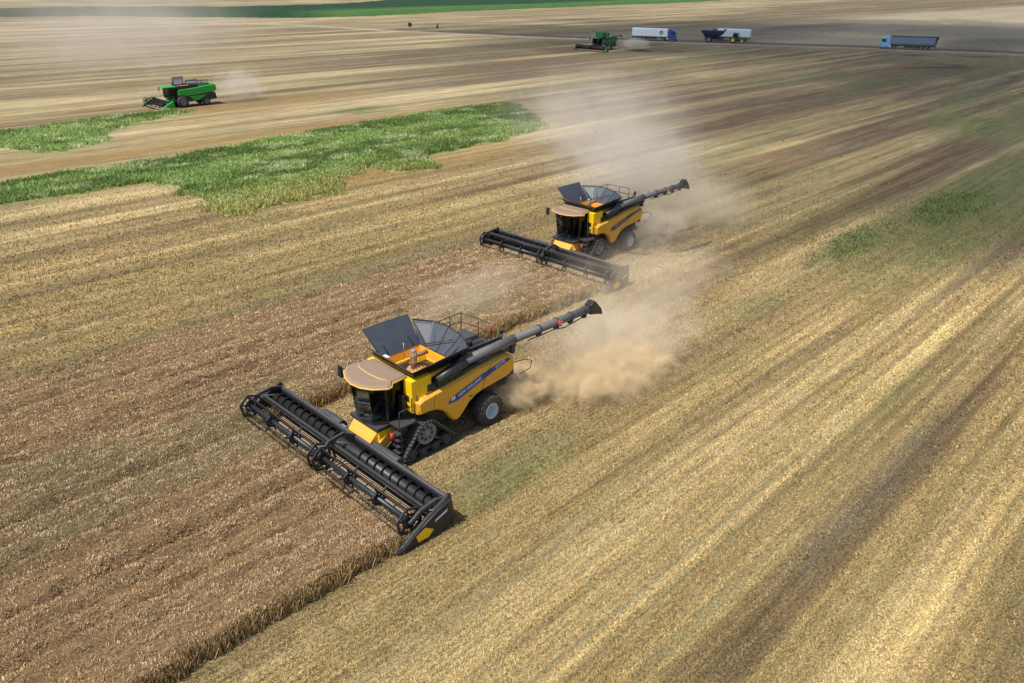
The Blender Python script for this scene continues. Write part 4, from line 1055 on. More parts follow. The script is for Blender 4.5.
    for i in range(4): q.box(1.25 - 0.0, 1.6, 1.30, 1.72, 0.65 + i * 0.30, 0.69 + i * 0.30)
    for y in (1.30, 1.72): q.bar((1.42, y, 0.6), (1.42, y, 1.9), 0.04, 0.04)
    q.tube([(1.5, 1.74, 1.9), (1.5, 1.78, 2.7), (0.7, 1.78, 2.75), (0.62, 1.74, 1.9)], 0.02, n=6)
    q.box(0.9, 1.3, 1.1, 1.5, 1.45, 1.84)
    q.build('ladder', t)
    MB().mat('red').cyl((1.66, 1.40, 1.25), (1.66, 1.40, 1.62), 0.075, n=12).mat('black').cyl((1.66, 1.40, 1.62), (1.66, 1.40, 1.70), 0.03, n=8).build('fire_extinguisher', t)
    # running gear
    for s in (1, -1):
        track_unit(t, s)
        make_tyre(t, -3.66, 0.76, s * 1.30, s * 1.98, 0.78, 0.37)
    # rear hood, spreader and hitch
    q = MB().mat('black')
    q.box(-5.3, -4.6, -1.2, 1.2, 1.3, 2.3, 0.05, 0.05); q.box(-5.7, -5.1, -1.0, 1.0, 1.05, 1.75, 0.08, 0.05)
    for s in (-1, 1):
        q.mat('blackdust').cyl((-5.75, s * 0.55, 1.0), (-5.75, s * 0.55, 1.12), 0.48, n=20)
        for k in range(6):
            an = k * PI / 3; q.bar((-5.75, s * 0.55, 1.14), (-5.75 + 0.5 * math.cos(an), s * 0.55 + 0.5 * math.sin(an), 1.20), 0.04, 0.12)
    for k in range(7): q.bar((-5.72, -0.9 + k * 0.3, 1.2), (-5.62, -0.9 + k * 0.3, 2.2), 0.05, 0.03)
    q.bar((-5.6, 1.0, 2.2), (-5.6, -1.0, 2.2), 0.08, 0.08)
    q.box(-5.55, -5.25, 1.05, 1.45, 1.85, 2.3)
    q.tube([(-5.3, 1.5, 2.55), (-6.1, 1.75, 2.55), (-6.5, 1.75, 2.35), (-6.45, 1.7, 1.95), (-5.9, 1.5, 1.7)], 0.022, n=6)
    q.mat('red').box(-5.33, -5.29, 1.3, 1.5, 2.32, 2.5)
    q.build('straw_spreader', t)
    make_header(t, 12.25)
    return t

def skin_body(name, chains, parent, matn, root=0):
    """one continuous skin from edge chains [(point, radius)...]; shared points join"""
    vs = []; rad = []; es = []; idx = {}
    for ch in chains:
        prev = None
        for p, r in ch:
            k = tuple(round(a, 4) for a in p)
            if k not in idx: idx[k] = len(vs); vs.append(p); rad.append(r)
            if prev is not None: es.append((prev, idx[k]))
            prev = idx[k]
    me = bpy.data.meshes.new(name); me.from_pydata(vs, es, []); o = bpy.data.objects.new(name, me); scene.collection.objects.link(o)
    sk = o.modifiers.new('skin', 'SKIN'); sk.use_smooth_shade = True
    lay = me.skin_vertices[0].data if me.skin_vertices else None
    if lay is None:
        bpy.context.view_layer.update(); lay = me.skin_vertices[0].data
    for i, r in enumerate(rad): lay[i].radius = (r, r); lay[i].use_root = (i == root)
    sb = o.modifiers.new('sub', 'SUBSURF'); sb.levels = 1; sb.render_levels = 1
    dg = bpy.context.evaluated_depsgraph_get(); m2 = bpy.data.meshes.new_from_object(o.evaluated_get(dg))
    o.modifiers.clear(); o.data = m2; m2.name = name; m2.materials.clear(); m2.materials.append(M[matn]); o.parent = parent
    return o
def driver(loc, rot):
    """seated operator; local +x forward, origin on the seat cushion"""
    t = thing('person', 'person in a grey-blue shirt seated in the cab of the nearest yellow harvester', 'person', loc, rot)
    ch = [[((0, 0, 0.10), 0.15), ((0, 0, 0.30), 0.14), ((-0.02, 0, 0.48), 0.15), ((-0.01, 0, 0.57), 0.07), ((0.02, 0, 0.64), 0.065), ((0.03, 0, 0.72), 0.10), ((0.02, 0, 0.80), 0.085)]]
    for s in (-1, 1):
        hand = (0.50, s * 0.16, 0.36)
        ch.append([((-0.02, 0, 0.48), 0.15), ((-0.02, s * 0.20, 0.50), 0.065), ((0.10, s * 0.25, 0.26), 0.048), ((0.38, s * 0.19, 0.33), 0.034), (hand, 0.036)])
        for k in range(4):
            yk = s * (0.12 + 0.022 * k); L_ = (0.07, 0.078, 0.072, 0.056)[3 - k]
            ch.append([(hand, 0.036), ((0.54, yk, 0.37), 0.010), ((0.54 + L_ * 0.5, yk, 0.365), 0.009), ((0.54 + L_ * 0.6, yk, 0.335), 0.008)])
        ch.append([(hand, 0.036), ((0.50, s * 0.11, 0.385), 0.011), ((0.53, s * 0.095, 0.375), 0.009)])
        ch.append([((0, 0, 0.10), 0.15), ((0.05, s * 0.10, 0.08), 0.095), ((0.45, s * 0.15, 0.08), 0.065), ((0.50, s * 0.15, -0.32), 0.045), ((0.50, s * 0.15, -0.42), 0.04), ((0.62, s * 0.15, -0.44), 0.035)])
    body = skin_body('body', ch, t, 'skin')
    top = [[((0, 0, 0.10), 0.165), ((0, 0, 0.30), 0.155), ((-0.02, 0, 0.48), 0.165)]]
    for s in (-1, 1): top.append([((-0.02, 0, 0.48), 0.165), ((-0.02, s * 0.20, 0.50), 0.08), ((0.05, s * 0.235, 0.36), 0.064)])
    skin_body('shirt', top, body, 'shirt')
    leg = []
    for s in (-1, 1): leg.append([((0, 0, 0.09), 0.155), ((0.05, s * 0.10, 0.08), 0.105), ((0.45, s * 0.15, 0.08), 0.075), ((0.50, s * 0.15, -0.36), 0.055)])
    skin_body('trousers', leg, body, 'cloth')
    h = MB().mat('hair'); n_ = 12
    h.loft([[(0.0 + r * math.cos(2 * PI * i / n_) * 1.1, r * math.sin(2 * PI * i / n_), z) for i in range(n_)] for z, r in ((0.76, 0.103), (0.82, 0.10), (0.88, 0.07), (0.90, 0.02))], smooth=True)
    h.build('hair', body)
    for s in (-1, 1):
        MB().mat('hair').cyl((0.118, s * 0.035, 0.755), (0.128, s * 0.035, 0.755), 0.010, n=8).build('eye', body)
        MB().mat('skin').box(0.01, 0.04, s * 0.102 - 0.008, s * 0.102 + 0.008, 0.72, 0.775).build('ear', body)
    MB().mat('skin').loft([[(0.12, -0.014, 0.715), (0.12, 0.014, 0.715), (0.12, 0.006, 0.755), (0.12, -0.006, 0.755)], [(0.150, -0.008, 0.720), (0.150, 0.008, 0.720), (0.125, 0.004, 0.752), (0.125, -0.004, 0.752)]]).build('nose', body)
    MB().mat('red').box(0.115, 0.128, -0.022, 0.022, 0.685, 0.692).build('mouth', body)
M['shirt'] = paint('grey-blue shirt', (0.20, 0.24, 0.32), 0.8, dust=0.0)
M['hair'] = paint('dark hair', (0.03, 0.02, 0.015), 0.8, dust=0.0)
near = yellow_combine((C1[0], C1[1], 0), PI - R(0.3), 'yellow harvester nearest the viewer, clean bright blue side band, wide black header in brown wheat')
far_ = yellow_combine((C2[0], C2[1], 0), PI + R(1.4), 'second yellow harvester further back in pale dust, with a dusty dull grey-blue side band', dusty=True)

driver((C1[0] - 1.02, C1[1], 2.45), PI - R(0.3))

# ------------------------------------------------------------------ green harvesters
def green_combine(loc, rot, label, paintm, W, flaps, wheel, auger=False, grey_flaps=True, hh=3.55, s=1.0):
    t = thing('combine_harvester', label, 'combine harvester', loc, rot, 'green combine harvesters'); t.scale = (s, s, s)
    b = MB().mat('black').box(-5.2, 0.8, -1.3, 1.3, 0.85, 2.6).box(-6.2, -4.9, -1.2, 1.2, 0.9, 2.0, 0.15, 0.05)
    b.build('chassis', t, bevel=0.03)
    for sd_ in (1, -1):
        p = MB().mat(paintm)
        up = [(0.55, 1.95), (-1.0, 1.80), (-2.6, 1.88), (-4.4, 2.05), (-5.9, 2.25), (-6.15, 2.5), (-6.1, 3.2), (-5.8, 3.38), (-4.0, 3.22), (-2.0, 3.02), (0.55, 2.85)]
        p.loft([[(x, sd_ * 1.3, z) for x, z in up], [(x, sd_ * 1.52, z) for x, z in up], [(-2.8 + (x + 2.8) * 0.975, sd_ * 1.6, 2.55 + (z - 2.55) * 0.85) for x, z in up]])
        p.prism_y([(-1.2, 1.72), (-2.1, 0.95), (-2.9, 1.05), (-4.0, 1.55), (-4.4, 1.80), (-2.6, 1.74)], sd_ * 1.3, sd_ * 1.5)
        p.build('side_panel', t, bevel=0.03)
        make_tyre(t, 0, 0.93, sd_ * 1.05, sd_ * 1.75, 0.95, 0.5, lug=True, rim=wheel, n=24)
        make_tyre(t, -4.1, 0.68, sd_ * 1.10, sd_ * 1.60, 0.68, 0.34, lug=False, rim=wheel, n=24)
    d = MB().mat('black').box(-5.9, 0.5, -1.35, 1.35, 2.7, 3.15)
    d.mat(paintm).box(-5.9, -3.2, -1.2, 1.2, 3.1, 3.42, 0.1, 0.1)
    d.mat('black').box(-5.2, -2.6, -1.0, 1.0, 3.42, 3.5)
    for x in (-2.6, -3.8, -4.9): d.cyl((x, 1.1, 3.3), (x, 1.1, 4.05), 0.04, n=6)
    d.cyl((-2.6, 1.1, 4.05), (-4.9, 1.1, 4.05), 0.04, n=6)
    d.build('engine_deck', t)
    k = MB().mat('black').loft([[(-2.4, -1.3, 3.1), (0.4, -1.3, 3.1), (0.4, 1.3, 3.1), (-2.4, 1.3, 3.1)], [(-2.5, -1.4, 3.5), (0.45, -1.4, 3.5), (0.45, 1.4, 3.5), (-2.5, 1.4, 3.5)]], caps=False)
    k.mat('grain').box(-2.35, 0.3, -1.25, 1.25, 3.0, 3.25)
    kt = k.build('grain_tank', t)
    for fl in flaps:
        x0, x1, z0, z1, lean = fl
        f = MB().mat('palegrey' if grey_flaps else paintm)
        if grey_flaps:   # big lid panel raised at the far side
            f.quad((x0, -1.3, z0), (x1, -1.3, z0), (x1 + lean, -1.5, z1), (x0 + lean, -1.5, z1), 0.05)
            f.mat('black').tube([(x0, -1.3, z0), (x0 + lean, -1.5, z1), (x1 + lean, -1.5, z1), (x1, -1.3, z0)], 0.07, n=6)
        else:
            f.quad((x0, -1.3, z0), (x0 + lean, -1.25, z1), (x0 + lean, 1.25, z1), (x0, 1.3, z0), 0.06)
            f.quad((x1, -1.3, z0), (x1 + lean * 0.4, -1.4, z1 - 0.1), (x0 + lean, -1.4, z1 - 0.1), (x0, -1.3, z0), 0.05)
            f.quad((x1, 1.3, z0), (x1, 1.45, z1 - 0.1), (x0, 1.45, z1 - 0.1), (x0, 1.3, z0), 0.05)
        f.build('tank_flap', kt)
    # cab
    lo = [(0.75, -0.9), (2.1, -0.95), (2.4, 0), (2.1, 0.95), (0.75, 0.9)]
    c = MB().mat('black').prism_z(lo, 1.6, 1.85)
    for x, y in ((0.8, 0.9), (0.8, -0.9), (2.1, 0.93), (2.1, -0.93)): c.bar((x, y, 1.8), (x, y, 3.3), 0.1, 0.1)
    c.box(0.72, 0.8, -0.9, 0.9, 1.8, 3.3)
    c.box(1.0, 1.5, -0.25, 0.25, 1.85, 2.9, 0.03, 0.03)
    cb = c.build('cab', t)
    MB().mat('glass').loft([[(x, y, 1.85) for x, y in lo], [(x * 1.02, y * 1.02, 3.3) for x, y in lo]], caps=False).build('windscreen', cb)
    MB().mat(paintm).box(0.5, 2.65, -1.15, 1.15, 3.28, 3.45, 0.06, 0.06).build('roof', cb, bevel=0.04)
    for sd_ in (1, -1):
        MB().mat('black').tube([(2.2, sd_ * 0.9, 3.3), (2.5, sd_ * 1.6, 3.2)], 0.03, n=6).box(2.45, 2.53, sd_ * 1.6 - 0.14, sd_ * 1.6 + 0.14, 2.6, 3.2).build('mirror', cb)
    f = MB().mat(paintm).loft([[(0.9, -0.7, 1.7), (0.9, 0.7, 1.7), (0.9, 0.7, 0.9), (0.9, -0.7, 0.9)], [(2.6, -0.7, 1.1), (2.6, 0.7, 1.1), (2.6, 0.7, 0.35), (2.6, -0.7, 0.35)]])
    f.build('feeder_house', t, bevel=0.03)
    if auger:
        a = MB().mat(paintm).cyl((-0.8, 1.5, 3.35), (-7.4, 1.65, 3.75), 0.2, n=12)
        a.mat('black').loft([[(-7.3, 1.45, 3.55), (-7.3, 1.85, 3.55), (-7.3, 1.85, 3.95), (-7.3, 1.45, 3.95)], [(-8.0, 1.5, 3.3), (-8.0, 1.8, 3.3), (-7.9, 1.8, 3.7), (-7.9, 1.5, 3.7)]])
        a.build('unloading_auger', t)
    hd = make_header(t, W, frame='blackdust', tube='black', end=paintm, emblem='yellow_clean' if wheel == 'wheelyellow' else 'rim', simple=True)
    return t
green_combine((53.0, 125.7, 0), PI, 'bright green harvester with a raised grey tank lid beside the small green crop patch', 'green', 7.0, [(-1.6, 0.2, 3.45, 4.6, -0.25), (-4.2, -2.2, 3.4, 3.95, 0.0)], 'rimgrey', s=0.92)
green_combine((185.6, 148.6, 0), PI, 'dark green harvester with raised tank covers cutting behind the field track', 'dkgreen', 10.4, [(0.3, -0.9, 3.5, 4.8, 0.15), (-1.3, -2.3, 3.5, 4.75, 0.15)], 'wheelyellow', auger=True, grey_flaps=False)

# ------------------------------------------------------------------ lorries
def semi(loc, ang, label, cabm, trailm, tipper=False, emblem=False, L=13.2, hgt=3.75, side=1):
    """articulated lorry, local +x is the driving direction, origin at the rear of the trailer"""
    t = thing('truck', label, 'truck', loc, ang)
    b = MB().mat('black').box(0.3, L - 0.2, -0.45, 0.45, 0.95, 1.22).box(L - 2.4, L + 2.6, -0.42, 0.42, 0.75, 1.0)
    b.box(L + 0.6, L + 1.4, -1.2, 1.2, 0.55, 1.0)
    b.mat('blackdust').box(0.1, 0.25, -1.2, 1.2, 0.6, 1.1).box(4.8, L - 4.0, 1.05, 1.12, 0.55, 1.05).box(4.8, L - 4.0, -1.12, -1.05, 0.55, 1.05)
    b.build('chassis', t)
    q = MB().mat(trailm)
    if tipper:
        prof = [(-1.05, 1.25), (1.05, 1.25), (1.25, 1.7), (1.27, hgt - 0.1), (-1.27, hgt - 0.1), (-1.25, 1.7)]
        q.loft([[(0.55, y, z) for y, z in prof], [(L - 0.1, y, z) for y, z in prof]])
        q.mat('black').box(-0.35, L, -1.33, -1.2, hgt - 0.12, hgt + 0.02).box(-0.35, L, 1.2, 1.33, hgt - 0.12, hgt + 0.02).box(-0.35, 0.0, -1.3, 1.3, hgt - 0.12, hgt + 0.02)
        q.mat('blackdust').loft([[(0.50, -1.2, 1.4), (0.54, 1.2, 1.4), (0.54, 1.2, hgt - 0.15), (0.50, -1.2, hgt - 0.15)], [(0.2, -1.2, 1.4), (0.2, 1.2, 1.4), (-0.3, 1.2, hgt - 0.15), (-0.3, -1.2, hgt - 0.15)]])
        q.mat(trailm)
        for i in range(10): q.box(0.9 + i * 1.3, 0.98 + i * 1.3, 1.27, 1.31, 1.7, hgt - 0.12)
        for i in range(10): q.box(0.9 + i * 1.3, 0.98 + i * 1.3, -1.31, -1.27, 1.7, hgt - 0.12)
        q.mat('black').box(1.0, L - 0.6, -1.1, 1.1, hgt - 0.13, hgt - 0.02)
    else:
        q.box(0, L, -1.27, 1.27, 1.35, hgt - 0.25)
        q.loft([[(0, -1.27, hgt - 0.25), (0, 1.27, hgt - 0.25), (0, 0.5, hgt), (0, -0.5, hgt)], [(L, -1.27, hgt - 0.25), (L, 1.27, hgt - 0.25), (L, 0.5, hgt), (L, -0.5, hgt)]])
        q.mat('rimgrey')
        for yy in (-1.29, 1.27): q.box(0, L, yy, yy + 0.02, 1.25, 1.40)
        for i in range(9): q.mat('palegrey').box(0.2 + i * 1.55, 0.25 + i * 1.55, -1.29, 1.29, 1.4, hgt - 0.28)
    tr = q.build('trailer', t)
    if emblem:
        for yy in (-1,1):
            e = MB().mat('dkgreen').cyl((L - 2.0, yy * 1.292, 2.55), (L - 2.0, yy * 1.31, 2.55), 0.62, n=20)
            e.mat('white').cyl((L - 2.0, yy * 1.311, 2.42), (L - 2.0, yy * 1.32, 2.42), 0.22, n=12).build('emblem', tr)
    for x in (1.6, 2.9, 4.2, L - 1.1, L + 2.2):
        for y in (-1, 1):
            make_tyre(t, x, 0.51, y * 0.85, y * 1.22, 0.51, 0.28, lug=False, n=18, rim='rimgrey')
    c = MB().mat(cabm); x0 = L + 0.45
    prof = [(x0, 0.75), (x0 + 2.15, 0.55), (x0 + 2.25, 1.5), (x0 + 2.15, 2.2), (x0 + 1.85, 3.15), (x0 + 0.5, 3.7), (x0 + 0.05, 3.72)]
    c.prism_y(prof, -1.22, 1.22)
    cb = c.build('cab', t, bevel=0.06)
    g_ = MB().mat('black')
    g_.quad((x0 + 2.20, -1.1, 2.05), (x0 + 2.20, 1.1, 2.05), (x0 + 1.95, 1.08, 2.95), (x0 + 1.95, -1.08, 2.95), 0.04)
    for y in (-1.235, 1.225): g_.box(x0 + 0.95, x0 + 1.95, y, y + 0.01, 2.0, 2.85)
    g_.box(x0 + 2.24, x0 + 2.28, -0.8, 0.8, 1.0, 1.5)
    g_.build('windscreen', cb)
    for y in (-0.95, 0.95):
        MB().mat('white').box(x0 + 2.2, x0 + 2.27, y - 0.18, y + 0.18, 0.75, 0.98).build('headlight', cb)
        MB().mat('black').box(x0 + 1.9, x0 + 2.0, y * 1.5 - 0.1, y * 1.5 + 0.1, 2.0, 2.8).bar((x0 + 1.95, y * 1.2, 2.75), (x0 + 1.95, y * 1.5, 2.75), 0.05, 0.05).build('mirror', cb)
    MB().mat('silver').cyl((L - 0.3, 1.15, 0.72), (L + 0.5, 1.15, 0.72), 0.28, n=14).cyl((L - 0.3, -1.15, 0.72), (L + 0.5, -1.15, 0.72), 0.28, n=14).build('fuel_tank', t)
    return t
def road_ang(a, b): return math.atan2(b[1] - a[1], b[0] - a[0])
E1 = (229.2, 169.5); ra = road_ang((226, 155.7), (241, 127.0)) 
semi((227.1, 167.9, 0), math.atan2(-15.2, 5.6), 'white trailer truck with deep blue cab and round dark emblem on its side', 'truckblue', 'trailerwhite', emblem=True, L=12.0)
semi((251.3, 137.9, 0), math.atan2(15.2, -6.6), 'white trailer truck parked behind the green tractor and grain cart', 'truckblue', 'trailerwhite', L=10.6)
semi((265.3, 84.3, 0), math.atan2(16.0, -7.4), 'light blue cab truck with grey-blue tipper trailer standing on the track', 'lightblue', 'trailerblue', tipper=True, L=12.6)

# ------------------------------------------------------------------ tractor and grain cart
def tractor(loc, ang):
    t = thing('tractor', 'dark green tractor with yellow wheels in front of a white trailer', 'tractor', loc, ang)
    b = MB().mat('black').box(-1.3, 3.0, -0.35, 0.35, 0.7, 1.2).box(-1.0, -0.6, -0.9, 0.9, 0.75, 1.05)
    b.build('chassis', t)
    MB().mat('dkgreen').loft([[(1.0, -0.5, 1.15), (1.0, 0.5, 1.15), (1.0, 0.46, 2.05), (1.0, -0.46, 2.05)], [(2.9, -0.42, 1.1), (2.9, 0.42, 1.1), (2.9, 0.34, 1.78), (2.9, -0.34, 1.78)], [(3.25, -0.36, 1.15), (3.25, 0.36, 1.15), (3.2, 0.26, 1.6), (3.2, -0.26, 1.6)]]).build('bonnet', t, bevel=0.05)
    c = MB().mat('dkgreen').box(-0.7, 1.0, -0.75, 0.75, 1.15, 1.5)
    for x in (-0.65, 0.95):
        for y in (-0.72, 0.72): c.bar((x, y, 1.5), (x * 0.92, y, 2.85), 0.09, 0.09)
    c.mat('black').box(-0.3, 0.2, -0.25, 0.25, 1.5, 2.3, 0.04, 0.04)
    cb = c.build('cab', t)
    MB().mat('glass').box(-0.68, 0.97, -0.74, 0.74, 1.5, 2.85, 0.03, 0.0).build('window', cb)
    MB().mat('dkgreen').box(-0.8, 1.05, -0.85, 0.85, 2.85, 3.08, 0.06, 0.06).build('roof', cb, bevel=0.03)
    for s in (-1, 1):
        MB().mat('dkgreen').prism_y([(-1.2, 1.4), (-0.9, 1.75), (-0.2, 1.85), (0.4, 1.6), (0.4, 1.5), (-0.2, 1.72), (-0.9, 1.6)], s * 0.7, s * 1.25).build('mudguard', t)
        make_tyre(t, -0.5, 0.95, s * 0.72, s * 1.30, 0.95, 0.52, rim='wheelyellow', n=24)
        make_tyre(t, 2.35, 0.72, s * 0.74, s * 1.22, 0.72, 0.42, rim='wheelyellow', n=24)
    MB().mat('black').cyl((1.2, 0.5, 1.9), (1.2, 0.5, 2.9), 0.06, n=8).build('exhaust', t)
def cart(loc, ang):
    t = thing('grain_cart', 'dark navy open-topped grain cart coupled behind the green tractor', 'grain cart', loc, ang)
    b = MB().mat('cart')
    low = [(0.9, -0.6, 1.1), (4.4, -0.6, 1.1), (4.4, 0.6, 1.1), (0.9, 0.6, 1.1)]
    mid = [(0.0, -1.45, 2.35), (6.0, -1.45, 2.35), (6.0, 1.45, 2.35), (0.0, 1.45, 2.35)]
    top = [(-0.8, -1.75, 3.45), (6.7, -1.75, 3.45), (6.7, 1.75, 3.45), (-0.8, 1.75, 3.45)]
    it = [(-0.7, -1.65, 3.45), (6.6, -1.65, 3.45), (6.6, 1.65, 3.45), (-0.7, 1.65, 3.45)]
    im = [(0.1, -1.3, 2.4), (5.9, -1.3, 2.4), (5.9, 1.3, 2.4), (0.1, 1.3, 2.4)]
    b.loft([low, mid, top, it, im], caps=True)
    bn = b.build('hopper', t)
    r = MB().mat('cart').tube([p for p in top] + [top[0]], 0.06, n=6)
    for k in range(5): r.bar((0.2 + k * 1.4, -1.5, 2.35), (0.1 + k * 1.45, -1.8, 3.4), 0.06, 0.06)
    r.build('rim_bar', bn)
    f = MB().mat('black').box(0.2, 5.6, -0.5, 0.5, 0.85, 1.1).bar((5.4, 0, 0.95), (7.8, 0, 0.7), 0.2, 0.2).box(1.6, 2.2, -1.3, 1.3, 0.7, 1.0)
    f.build('frame', t)
    for s in (-1, 1): make_tyre(t, 1.9, 0.85, s * 0.95, s * 1.55, 0.85, 0.42, rim='palegrey', n=24)
    a = MB().mat('blue').cyl((4.4, -1.2, 1.0), (6.6, -1.4, 3.9), 0.2, n=12)
    a.mat('cart').cyl((6.6, -1.4, 3.9), (7.2, -1.45, 3.95), 0.22, n=10)
    a.build('unloading_auger', t)
td = math.atan2(-13, 6.0)
cart((238.0, 147.4, 0), td)
tractor((242.0, 138.2, 0), td)

# two small dark things beside the far track: parked tank and post
def water_tank(loc):
    t = thing('water_tank', 'small dark tank standing beside the pale track far away', 'tank', loc, 0.4); t.scale = (0.7, 0.7, 0.7)
    MB().mat('black').cyl((-0.9, 0, 1.5), (0.9, 0, 1.5), 0.9, n=16).build('barrel', t)
    f = MB().mat('blackdust').box(-0.9, 0.9, -0.7, 0.7, 0.35, 0.65)
    for x in (-0.7, 0.7): f.bar((x, -0.5, 0), (x, -0.5, 0.8), 0.15).bar((x, 0.5, 0), (x, 0.5, 0.8), 0.15)
    f.build('stand', t)
water_tank((209.0, 264.5, 0))
ms = MB().mat('black').box(-0.35, 0.35, -0.35, 0.35, 0, 0.3).loft([[(-0.3, -0.3, 0.3), (0.3, -0.3, 0.3), (0.3, 0.3, 0.3), (-0.3, 0.3, 0.3)], [(-0.12, -0.12, 1.5), (0.12, -0.12, 1.5), (0.12, 0.12, 1.5), (-0.12, 0.12, 1.5)]]).build('marker_post')
ms.location = (214.0, 253.5, 0)
meta(ms, 'short dark marker post beside the pale track, smaller than the tank', 'post')

# ------------------------------------------------------------------ dust
def dust(name, label, loc, size, rot, dens, col, scale=0.25, thr=0.42, seed=0.0, aniso=-0.35, stretch=(1, 1, 1), edge=1.0, tilt=0.0):
    mt = bpy.data.materials.new(name); mt.use_nodes = True
    nt = mt.node_tree; N, L = nt.nodes, nt.links
    N.remove(N['Principled BSDF'])
    pv = N.new('ShaderNodeVolumePrincipled'); pv.inputs['Color'].default_value = (*col, 1); pv.inputs['Anisotropy'].default_value = aniso
    L.new(pv.outputs[0], N['Material Output'].inputs['Volume'])
    tc = N.new('ShaderNodeTexCoord')
    # object coordinates run -1..1 inside the hull
    ln = N.new('ShaderNodeVectorMath'); ln.operation = 'LENGTH'; L.new(tc.outputs['Object'], ln.inputs[0])
    mp = N.new('ShaderNodeMapping'); mp.inputs['Scale'].default_value = tuple(a * b * scale for a, b in zip(size, stretch)); mp.inputs['Location'].default_value = (seed, seed * 1.7, seed * 0.3)
    L.new(tc.outputs['Object'], mp.inputs[0])
    nz = N.new('ShaderNodeTexNoise'); nz.inputs['Scale'].default_value = 1.0; nz.inputs['Detail'].default_value = 6; nz.inputs['Roughness'].default_value = 0.66; nz.inputs['Distortion'].default_value = 1.2
    L.new(mp.outputs[0], nz.inputs['Vector'])
    fo = N.new('ShaderNodeMapRange'); fo.interpolation_type = 'SMOOTHSTEP'; fo.inputs[1].default_value = 1.0; fo.inputs[2].default_value = 1.0 - 0.9 * edge; fo.inputs[3].default_value = 0.0; fo.inputs[4].default_value = 1.0
    L.new(ln.outputs['Value'], fo.inputs[0])
    # noise threshold loosens towards the middle
    # the noise eats into the body from its edge: wisps outside, denser billows inside
    ad = N.new('ShaderNodeMath'); ad.operation = 'MULTIPLY_ADD'; L.new(fo.outputs[0], ad.inputs[0]); ad.inputs[1].default_value = 0.34; L.new(nz.outputs[0], ad.inputs[2])
    th = N.new('ShaderNodeMapRange'); th.inputs[1].default_value = thr + 0.16; th.inputs[2].default_value = thr + 0.40; th.inputs[3].default_value = 0; th.inputs[4].default_value = 1
    L.new(ad.outputs[0], th.inputs[0])
    pw = N.new('ShaderNodeMath'); pw.operation = 'POWER'; L.new(th.outputs[0], pw.inputs[0]); pw.inputs[1].default_value = 1.4
    mu = N.new('ShaderNodeMath'); mu.operation = 'MULTIPLY'; L.new(fo.outputs[0], mu.inputs[0]); L.new(pw.outputs[0], mu.inputs[1])
    m2 = N.new('ShaderNodeMath'); m2.operation = 'MULTIPLY'; L.new(mu.outputs[0], m2.inputs[0]); m2.inputs[1].default_value = dens
    L.new(m2.outputs[0], pv.inputs['Density'])
    import bmesh
    me = bpy.data.meshes.new(name); bm = bmesh.new(); bmesh.ops.create_icosphere(bm, subdivisions=3, radius=1.0); bm.to_mesh(me); bm.free()
    me.materials.append(mt)
    o = bpy.data.objects.new(name, me); scene.collection.objects.link(o)
    o.location = loc; o.scale = size; o.rotation_euler = (0, R(tilt), R(rot))
    meta(o, label, 'dust', 'stuff')
    return o
BEI = (0.90, 0.76, 0.54); PAL = (0.86, 0.82, 0.76)
D1 = 'beige dust and chaff thrown up behind the near yellow harvester'
D2 = 'pale dust drifting from the second yellow harvester'
FAWN = (0.97, 0.72, 0.41); BEI = (0.91, 0.75, 0.54); PAL = (0.87, 0.77, 0.66)
dust('dust_cloud', D1, (24.2, 23.6, 0.9), (3.8, 2.6, 1.7), -24, 3.0, FAWN, 0.95, 0.41, 3.1)
dust('dust_cloud', D1, (28.6, 21.2, 0.9), (6.0, 3.6, 2.1), -14, 1.5, FAWN, 0.75, 0.41, 5.5)
dust('dust_cloud', D1, (31.5, 22.8, 1.5), (9.0, 5.6, 3.2), -10, 0.28, BEI, 0.45, 0.40, 7.7)
dust('dust_cloud', D1, (39.0, 26.5, 1.8), (15.0, 7.5, 3.4), 10, 0.075, BEI, 0.30, 0.39, 8.9)
dust('dust_cloud', D2, (50.6, 34.4, 1.1), (5.4, 3.8, 2.3), -20, 1.1, BEI, 0.55, 0.42, 11.0)
dust('dust_cloud', D2, (56.5, 33.6, 1.8), (11.0, 7.0, 4.0), -10, 0.15, BEI, 0.32, 0.40, 12.6)
dust('dust_cloud', D2, (59.0, 43.0, 3.5), (18.0, 13.0, 6.5), 35, 0.085, PAL, 0.22, 0.40, 14.0)
dust('dust_cloud', D2, (70.0, 56.0, 5.0), (24.0, 18.0, 8.5), 50, 0.045, PAL, 0.15, 0.40, 17.0)
dust('dust_cloud', 'thin dust hanging over the wheat between the two yellow harvesters', (31.0, 33.8, 1.0), (12.0, 5.0, 2.0), 15, 0.13, BEI, 0.40, 0.41, 21.0)
dust('dust_cloud', 'dust puff behind the bright green harvester', (63.5, 126.5, 2.4), (8.5, 7.0, 4.6), 0, 0.17, PAL, 0.28, 0.41, 25.0)
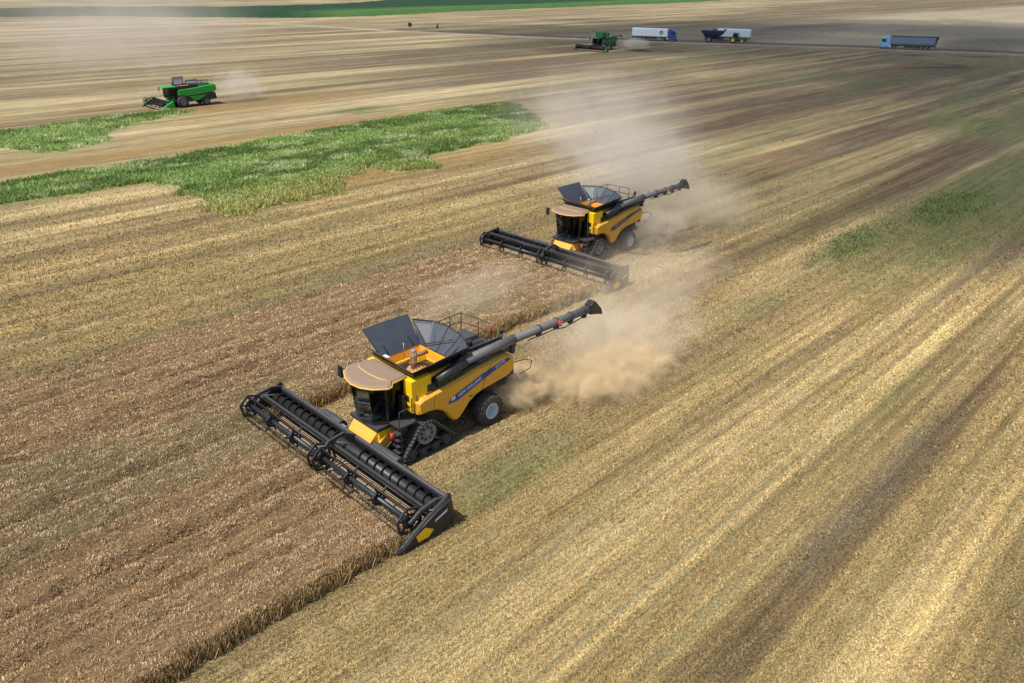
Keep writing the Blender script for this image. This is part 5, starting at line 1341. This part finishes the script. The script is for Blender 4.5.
dust('dust_cloud', 'thin dust drifting away beyond the bright green harvester', (55.0, 150.0, 10.0), (38.0, 34.0, 13.0), 30, 0.030, PAL, 0.07, 0.39, 29.0)
dust('dust_cloud', 'dust puff behind the dark green harvester', (196.5, 144.0, 1.6), (8.5, 5.5, 2.6), -20, 0.30, PAL, 0.24, 0.41, 33.0)

# ------------------------------------------------------------------ thin clouds high above, shading the far field
def cloud(cx, cy, h, parts, dens):
    """cloud whose shade falls round (cx, cy) on the ground"""
    import bmesh
    off = Vector((math.cos(R(SUN_AZ)), math.sin(R(SUN_AZ)))) * (h / math.tan(R(SUN_EL)))
    mt = bpy.data.materials.new('cloud vapour'); mt.use_nodes = True
    nt = mt.node_tree; nt.nodes.remove(nt.nodes['Principled BSDF'])
    pv = nt.nodes.new('ShaderNodeVolumePrincipled'); pv.inputs['Color'].default_value = (1, 1, 1, 1); pv.inputs['Density'].default_value = dens
    nt.links.new(pv.outputs[0], nt.nodes['Material Output'].inputs['Volume'])
    me = bpy.data.meshes.new('cloud'); bm = bmesh.new()
    bmesh.ops.create_icosphere(bm, subdivisions=5, radius=1.0)
    for v in bm.verts:
        p = v.co; q = 1 + 0.30 * math.sin(p.x * 3.1 + 1) * math.cos(p.y * 4.3) + 0.16 * math.sin(p.x * 7 + p.y * 9) + 0.08 * math.sin(p.y * 17 + p.x * 11)
        v.co = Vector((p.x * q, p.y * q, p.z))
    bm.to_mesh(me); bm.free(); me.materials.append(mt)
    for i, (dx, dy, rx, ry, rz) in enumerate(parts):
        o = bpy.data.objects.new('cloud', me); scene.collection.objects.link(o)
        o.location = (cx + off.x + dx, cy + off.y + dy, h); o.scale = (rx, ry, rz); o.rotation_euler = (0, 0, i * 1.3)
        meta(o, kind='structure')
cloud(330, 120, 420, [(0, 0, 135, 150, 26), (60, -60, 110, 120, 24), (-80, 40, 90, 90, 18)], 0.018)
cloud(150, 48, 400, [(0, 0, 75, 50, 20), (60, 40, 70, 50, 16), (-70, -25, 40, 22, 12)], 0.018)
cloud(120, 440, 420, [(0, 0, 90, 60, 22)], 0.015)
